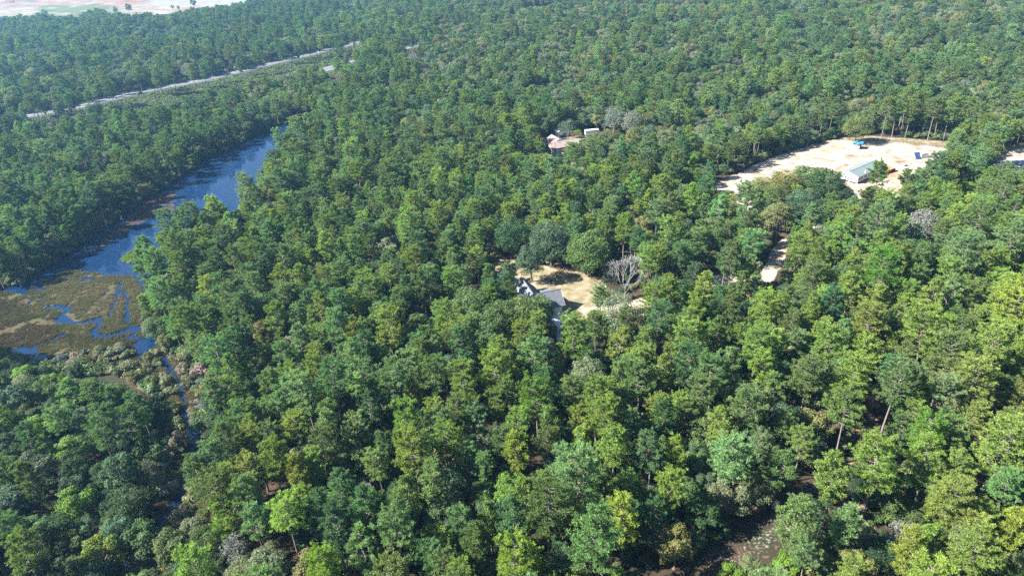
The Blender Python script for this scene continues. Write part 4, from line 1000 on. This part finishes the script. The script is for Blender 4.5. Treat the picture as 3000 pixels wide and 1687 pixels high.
b_ = MB(); b_.box(0, 7.5, 0, 2.5, .6, 3.1); b_.build('body', simple('trailer_grey', (.5, .53, .55), .5, .4, .05, 1), B2); b_ = MB(); b_.box(-.04, 7.54, -.04, 2.54, 3.1, 3.35); b_.build('top_rim', WHITE, B2)
for xx in (2.6, 3.8):
    b_ = MB(); b_.tube([(xx, .05, .4), (xx, .3, .4)], .4, 12); b_.build('wheel', RUBBER, B2)
q = at(1780, 400); c_ = MB(); c_.tube([(q[0]-1.6, q[1], 1.0), (q[0]-1.3, q[1], 1.0), (q[0]+1.3, q[1]+.4, 1.0), (q[0]+1.6, q[1]+.4, 1.0)], [.35, .75, .75, .35], 12)
for xx in (-1, 1): c_.box(q[0]+xx-.12, q[0]+xx+.12, q[1]-.3, q[1]+.4, -.1, .5)
tag(c_.build('tank', WHITE), 'small pale rounded tank showing between pines right of the box trailer', 'tank')
q = at(1628, 455); c_ = MB(); c_.tube([(q[0], q[1], 0), (q[0]+.1, q[1], 5.2)], [.14, .10], 8); tag(c_.build('wooden_pole', TAN), 'dark upright pole in front of the tan roofed house', 'pole')

def car(x_, y_, z_, ang_, paint, label):
    o = empty('parked_car' if z_ < .5 else 'moving_car', (x_, y_, z_), ang_); tag(o, label, 'car')
    prof = [(-2.3, .35), (-2.32, .85), (-2.15, 1.0), (-1.0, 1.06), (1.0, 1.08), (2.15, .98), (2.3, .80), (2.3, .35)]
    m_ = MB(); n = len(prof); m_.add([(a_, -.92, b_) for a_, b_ in prof]+[(a_, .92, b_) for a_, b_ in prof], [tuple(range(n)), tuple(range(n, 2*n))[::-1]]+[(i, n+i, n+(i+1) % n, (i+1) % n) for i in range(n)]); m_.build('body', paint, o)
    cab = [(-2.05, 1.04), (-1.75, 1.60), (-.9, 1.68), (.25, 1.66), (1.05, 1.07)]
    m_ = MB(); n = len(cab); m_.add([(a_, -.80, b_) for a_, b_ in cab]+[(a_, .80, b_) for a_, b_ in cab], [tuple(range(n)), tuple(range(n, 2*n))[::-1]]+[(i, n+i, n+(i+1) % n, (i+1) % n) for i in range(n)]); m_.build('windows', DARKGLASS, o)
    m_ = MB(); m_.box(-1.72, .2, -.74, .74, 1.64, 1.72); m_.build('roof_panel', paint, o)
    for a_ in (-1.45, 1.45):
        for b_ in (-1, 1):
            w_ = MB(); w_.tube([(a_, b_*.72, .34), (a_, b_*.95, .34)], .34, 14); wo = w_.build('wheel', RUBBER, o); w_ = MB(); w_.tube([(a_, b_*.945, .34), (a_, b_*.965, .34)], .2, 10); w_.build('rim', CHROME, wo)
    for b_ in (-.68, .68):
        w_ = MB(); w_.box(2.29, 2.34, b_-.18, b_+.18, .66, .82); w_.build('headlight', LAMPW, o); w_ = MB(); w_.box(-2.36, -2.31, b_-.15, b_+.15, .75, .95); w_.build('taillight', LAMPR, o)
    return o
DARKP = simple('dark_car_paint', (.012, .014, .03), .25, .6, .02, 1); BLUEC = simple('blue_car_paint', (.02, .10, .35), .3, .6, .02, 1)
q = at(409, 277, .7); q0 = at(370, 286, .7); dirr = math.atan2(q0[1]-q[1], q0[0]-q[0]); car(q[0], q[1], .70, dirr, DARKP, 'dark car driving along the pale highway')
q = at(2491, 575); car(q[0], q[1], .02, .4, BLUEC, 'blue car parked below the mobile home, mostly behind trees')
q = at(2994, 484); car(q[0], q[1], .02, .2, BLUEC, 'blue car parked in the sandy yard at the right edge')

# silt fence along the lot
fp = resample(G([(2150, 512), (2185, 493), (2225, 476), (2270, 458), (2300, 448), (2335, 438), (2370, 427), (2400, 416), (2425, 411), (2450, 402), (2482, 392)]), 1.2)
F1 = empty('silt_fence', (fp[0][0], fp[0][1], 0)); tag(F1, 'low sagging black silt fence along the forest side of the sandy lot', 'fence')
r = np.random.default_rng(8); fq = fp-fp[0]+r.normal(size=fp.shape)*.12; cl = MB(); ps = MB()
for i in range(len(fq)-1):
    h0 = .75+.25*math.sin(i*.7)*r.random(); h1 = .75+.25*math.sin((i+1)*.7)*r.random()
    for off in (0, .05):
        f = [(0, 1, 2, 3)] if off else [(3, 2, 1, 0)]
        cl.add([(fq[i][0], fq[i][1]-off, -.1), (fq[i+1][0], fq[i+1][1]-off, -.1), (fq[i+1][0], fq[i+1][1]-off, h1), (fq[i][0], fq[i][1]-off, h0)], f)
    if i % 2 == 0:
        ps.box(fq[i][0]-.04, fq[i][0]+.04, fq[i][1]-.1, fq[i][1]-.05, -.1, 1.05)
cl.build('fabric', BLACKP, F1); ps.build('stakes', TAN, F1)['kind'] = 'stuff'
# utility pole at the right
q = at(2914, 425); U1 = empty('utility_pole', (q[0], q[1], 0)); tag(U1, 'grey utility pole with a white transformer rising from dark trees near the right edge', 'pole')
c_ = MB(); c_.tube([(0, 0, 0), (0, 0, 11)], [.17, .12], 8); c_.build('pole', MAT_BARK_P, U1); c_ = MB(); c_.box(-1.2, 1.2, -.06, .06, 10.1, 10.25); c_.build('crossarm', TAN, U1)
c_ = MB(); c_.tube([(.35, -.3, 8.2), (.35, -.3, 9.3)], .35, 10); c_.build('transformer', WHITE, U1)
# plywood box, blue bin, lumber
q = at(2272, 1488); W1 = empty('plywood_box', (q[0], q[1], 0), .7); tag(W1, 'upright raw plywood box on the shaded forest floor in the lower right', 'box')
c_ = MB(); c_.box(-.55, .55, -.4, .4, 0, 1.7); c_.build('panels', WOOD, W1); c_ = MB(); [c_.box(a_-.05, a_+.05, b_-.05, b_+.05, 0, 1.76) for a_ in (-.56, .56) for b_ in (-.41, .41)]; c_.build('corner_battens', WOOD, W1)
q = at(1899, 1662); W2 = empty('blue_bin', (q[0], q[1], 0), .1); tag(W2, 'blue plastic bin on brown needles near the bottom edge', 'bin')
c_ = MB(); c_.box(-.65, .65, -.42, .42, .0, .08); [c_.box(*a_) for a_ in ((-.65, -.59, -.42, .42, .08, .7), (.59, .65, -.42, .42, .08, .7), (-.59, .59, -.42, -.36, .08, .7), (-.59, .59, .36, .42, .08, .7))]; c_.build('tub', BLUEP, W2)
c_ = MB(); [c_.box(*a_) for a_ in ((-.72, .72, -.49, -.42, .62, .70), (-.72, .72, .42, .49, .62, .70), (-.72, -.65, -.42, .42, .62, .70), (.65, .72, -.42, .42, .62, .70))]; c_.build('rim', BLUEP, W2)
for k, (a_, b_, w_) in enumerate((((1952, 1617), (1971, 1644), 'left'), ((1956, 1616), (1975, 1643), 'right'), ((1955, 1648), (1990, 1638), 'lower'))):
    p0, p1 = at(*a_), at(*b_); c_ = MB(); c_.tube([(p0[0], p0[1], .16), (p1[0], p1[1], .16+.05*k)], .06, 6)
    tag(c_.build('lumber_pole', WOOD), w_+' of three pale poles lying on the shaded dirt road edge', 'pole', 'pale poles on the ground')
# digger on the cleared land
q = at(48, 21); E1 = empty('excavator', (q[0], q[1], 1.5), .1); E1.scale = (1.7, 1.7, 1.7); tag(E1, 'large tracked excavator with raised boom on the far cleared land', 'excavator')
YEL = simple('machine_yellow', (.42, .30, .12), .6, .3, .2, .8)
for yy in (-1.6, 1.6):
    c_ = MB(); c_.prism([(-3, yy-.4), (3, yy-.4), (3, yy+.4), (-3, yy+.4)], 0, 1.1); c_.build('track', BLACKP, E1)
c_ = MB(); c_.box(-3, 2.2, -1.5, 1.5, 1.25, 2.9); c_.build('engine_housing', YEL, E1); c_ = MB(); c_.box(.6, 2.2, .3, 1.45, 2.9, 4.2); c_.build('cab', DARKGLASS, E1)
c_ = MB(); c_.tube([(2, -.3, 2.2), (-2, -.4, 6), (-5, -.4, 7.2)], [.5, .55, .35], 6); c_.build('boom', YEL, E1); c_ = MB(); c_.tube([(-5, -.4, 7.2), (-7.6, -.4, 3.4)], [.35, .25], 6); c_.build('arm', YEL, E1)
c_ = MB(); c_.prism([(-8.3, -1.0), (-7.0, -1.0), (-7.0, .2), (-8.3, .2)], 1.9, 3.4); c_.build('bucket', METAL, E1)
# snags and posts in the marsh
r = np.random.default_rng(31)
def snag(px, py, hgt, label, pale=False):
    q = at(px, py, WL); o = empty('marsh_snag', (q[0], q[1], WL-.3)); tag(o, label, 'dead trunk', 'dead trunks standing in the marsh')
    mt_ = MAT_DEAD if pale else TAN
    lx, ly = r.normal(size=2)*.05*hgt; c_ = MB(); c_.tube([(0, 0, 0), (lx*.5, ly*.5, hgt*.5), (lx, ly, hgt)], [.16, .12, .05], 6); c_.build('trunk', mt_, o)
    c_ = MB()
    for k in range(7 if pale else 4):
        z0_ = hgt*(.45+.5*r.random()); a_ = r.random()*6.28; l_ = hgt*(.12+.15*r.random()); c_.tube([(lx*z0_/hgt, ly*z0_/hgt, z0_), (lx+math.cos(a_)*l_, ly+math.sin(a_)*l_, z0_+l_*.5)], [.05, .02], 4)
    c_.build('stubs', mt_, o)
for px, py, hgt, lb, pa in ((358, 932, 7.5, 'tall thin dark dead trunk leaning over the marsh near the pines', 0), (344, 882, 4, 'short dark snag above the narrow channel', 0), (389, 768, 5, 'thin dark snag by the green grass spit', 0),
                            (322, 895, 2.5, 'small dark snag in the middle of the marsh', 0), (208, 1020, 1.6, 'low dark stump near the lower marsh channel', 0), (248, 1030, 2.5, 'dark stub on the lower marsh rim', 0), (185, 992, 1.3, 'dark stump beside the grey channel bend', 0),
                            (64, 845, 4, 'pale branched snag at the left marsh edge', 1), (364, 656, 4, 'pale branched snag standing beside the brown mud flat', 1), (394, 592, 5, 'pale branched snag at the far bank of the creek', 1), (318, 676, 9, 'tall thin pale trunk leaning at the dark far bank', 1),
                            (255, 742, 3, 'pale fallen branches at the dark water edge', 1), (372, 890, 3, 'dark stub right of the narrow channel', 0), (418, 905, 3, 'dark stub beside the pines on the marsh edge', 0)):
    snag(px, py, hgt, lb, bool(pa))
# marsh grass
r = np.random.default_rng(77)
def grass_proto(seed):
    q = np.random.default_rng(seed); C = np.c_[q.normal(size=(14, 2))*.35, np.zeros(14)]
    V, F, var = tuft_tris(C, 9, q, .42, .07, 1.0); return npmesh('grass_clump', V, F, [MAT_LEAF], attrs={'var': ('FLOAT', var)})
GR = [(grass_proto(600+i), None) for i in range(3)]
C = r.random((95000, 2))*[190, 190]+[-270, 80]
zz = ground_z(C[:, 0], C[:, 1]); k_ = ((sdist(C[:, 0], C[:, 1], MARSH) > 0) | (sdist(C[:, 0], C[:, 1], CORR) > 0) | (sdist(C[:, 0], C[:, 1], GREENSPIT) > 0)) & (zz > WL-.08) & (fbm(C[:, 0], C[:, 1], 5, 55) > .36)
inG = sdist(C[:, 0], C[:, 1], GREENSPIT) > -1
pal = [(.075, .058, .038), (.07, .080, .034), (.125, .105, .070), (.095, .100, .046), (.14, .120, .080)]
nzz = fbm(C[:, 0], C[:, 1], 20, 56, 3)
gi_ = [(C[i, 0], C[i, 1], max(zz[i], WL)-.03, .6+.7*r.random(), r.random()*6.28, jitter((.13, .20, .04) if inG[i] else pal[int(np.clip((nzz[i]-.3)*11+r.normal()*.5, 0, 4))]), int(r.integers(3))) for i in np.nonzero(k_)[0]]
scatter('marsh_grass', gi_, GR, 'brown and olive sedge growing over the shallow marsh', 'marsh grass')
print('grass', len(gi_))

# air
if USE_HAZE:
    mb = MB(); mb.box(-16500, 16500, -3200, 16800, -4.2, 113.0)
    m, t, N, L = newmat('haze_air'); N.remove(N['Principled BSDF']); v = N.new('ShaderNodeVolumePrincipled'); v.inputs['Color'].default_value = (.28, .60, 1, 1)
    v.inputs['Density'].default_value = .000125; v.inputs['Anisotropy'].default_value = .35; L.new(v.outputs[0], N['Material Output'].inputs['Volume'])
    hz_ = mb.build('haze', m); tag(hz_, kind='stuff')
    m.cycles.homogeneous_volume = True
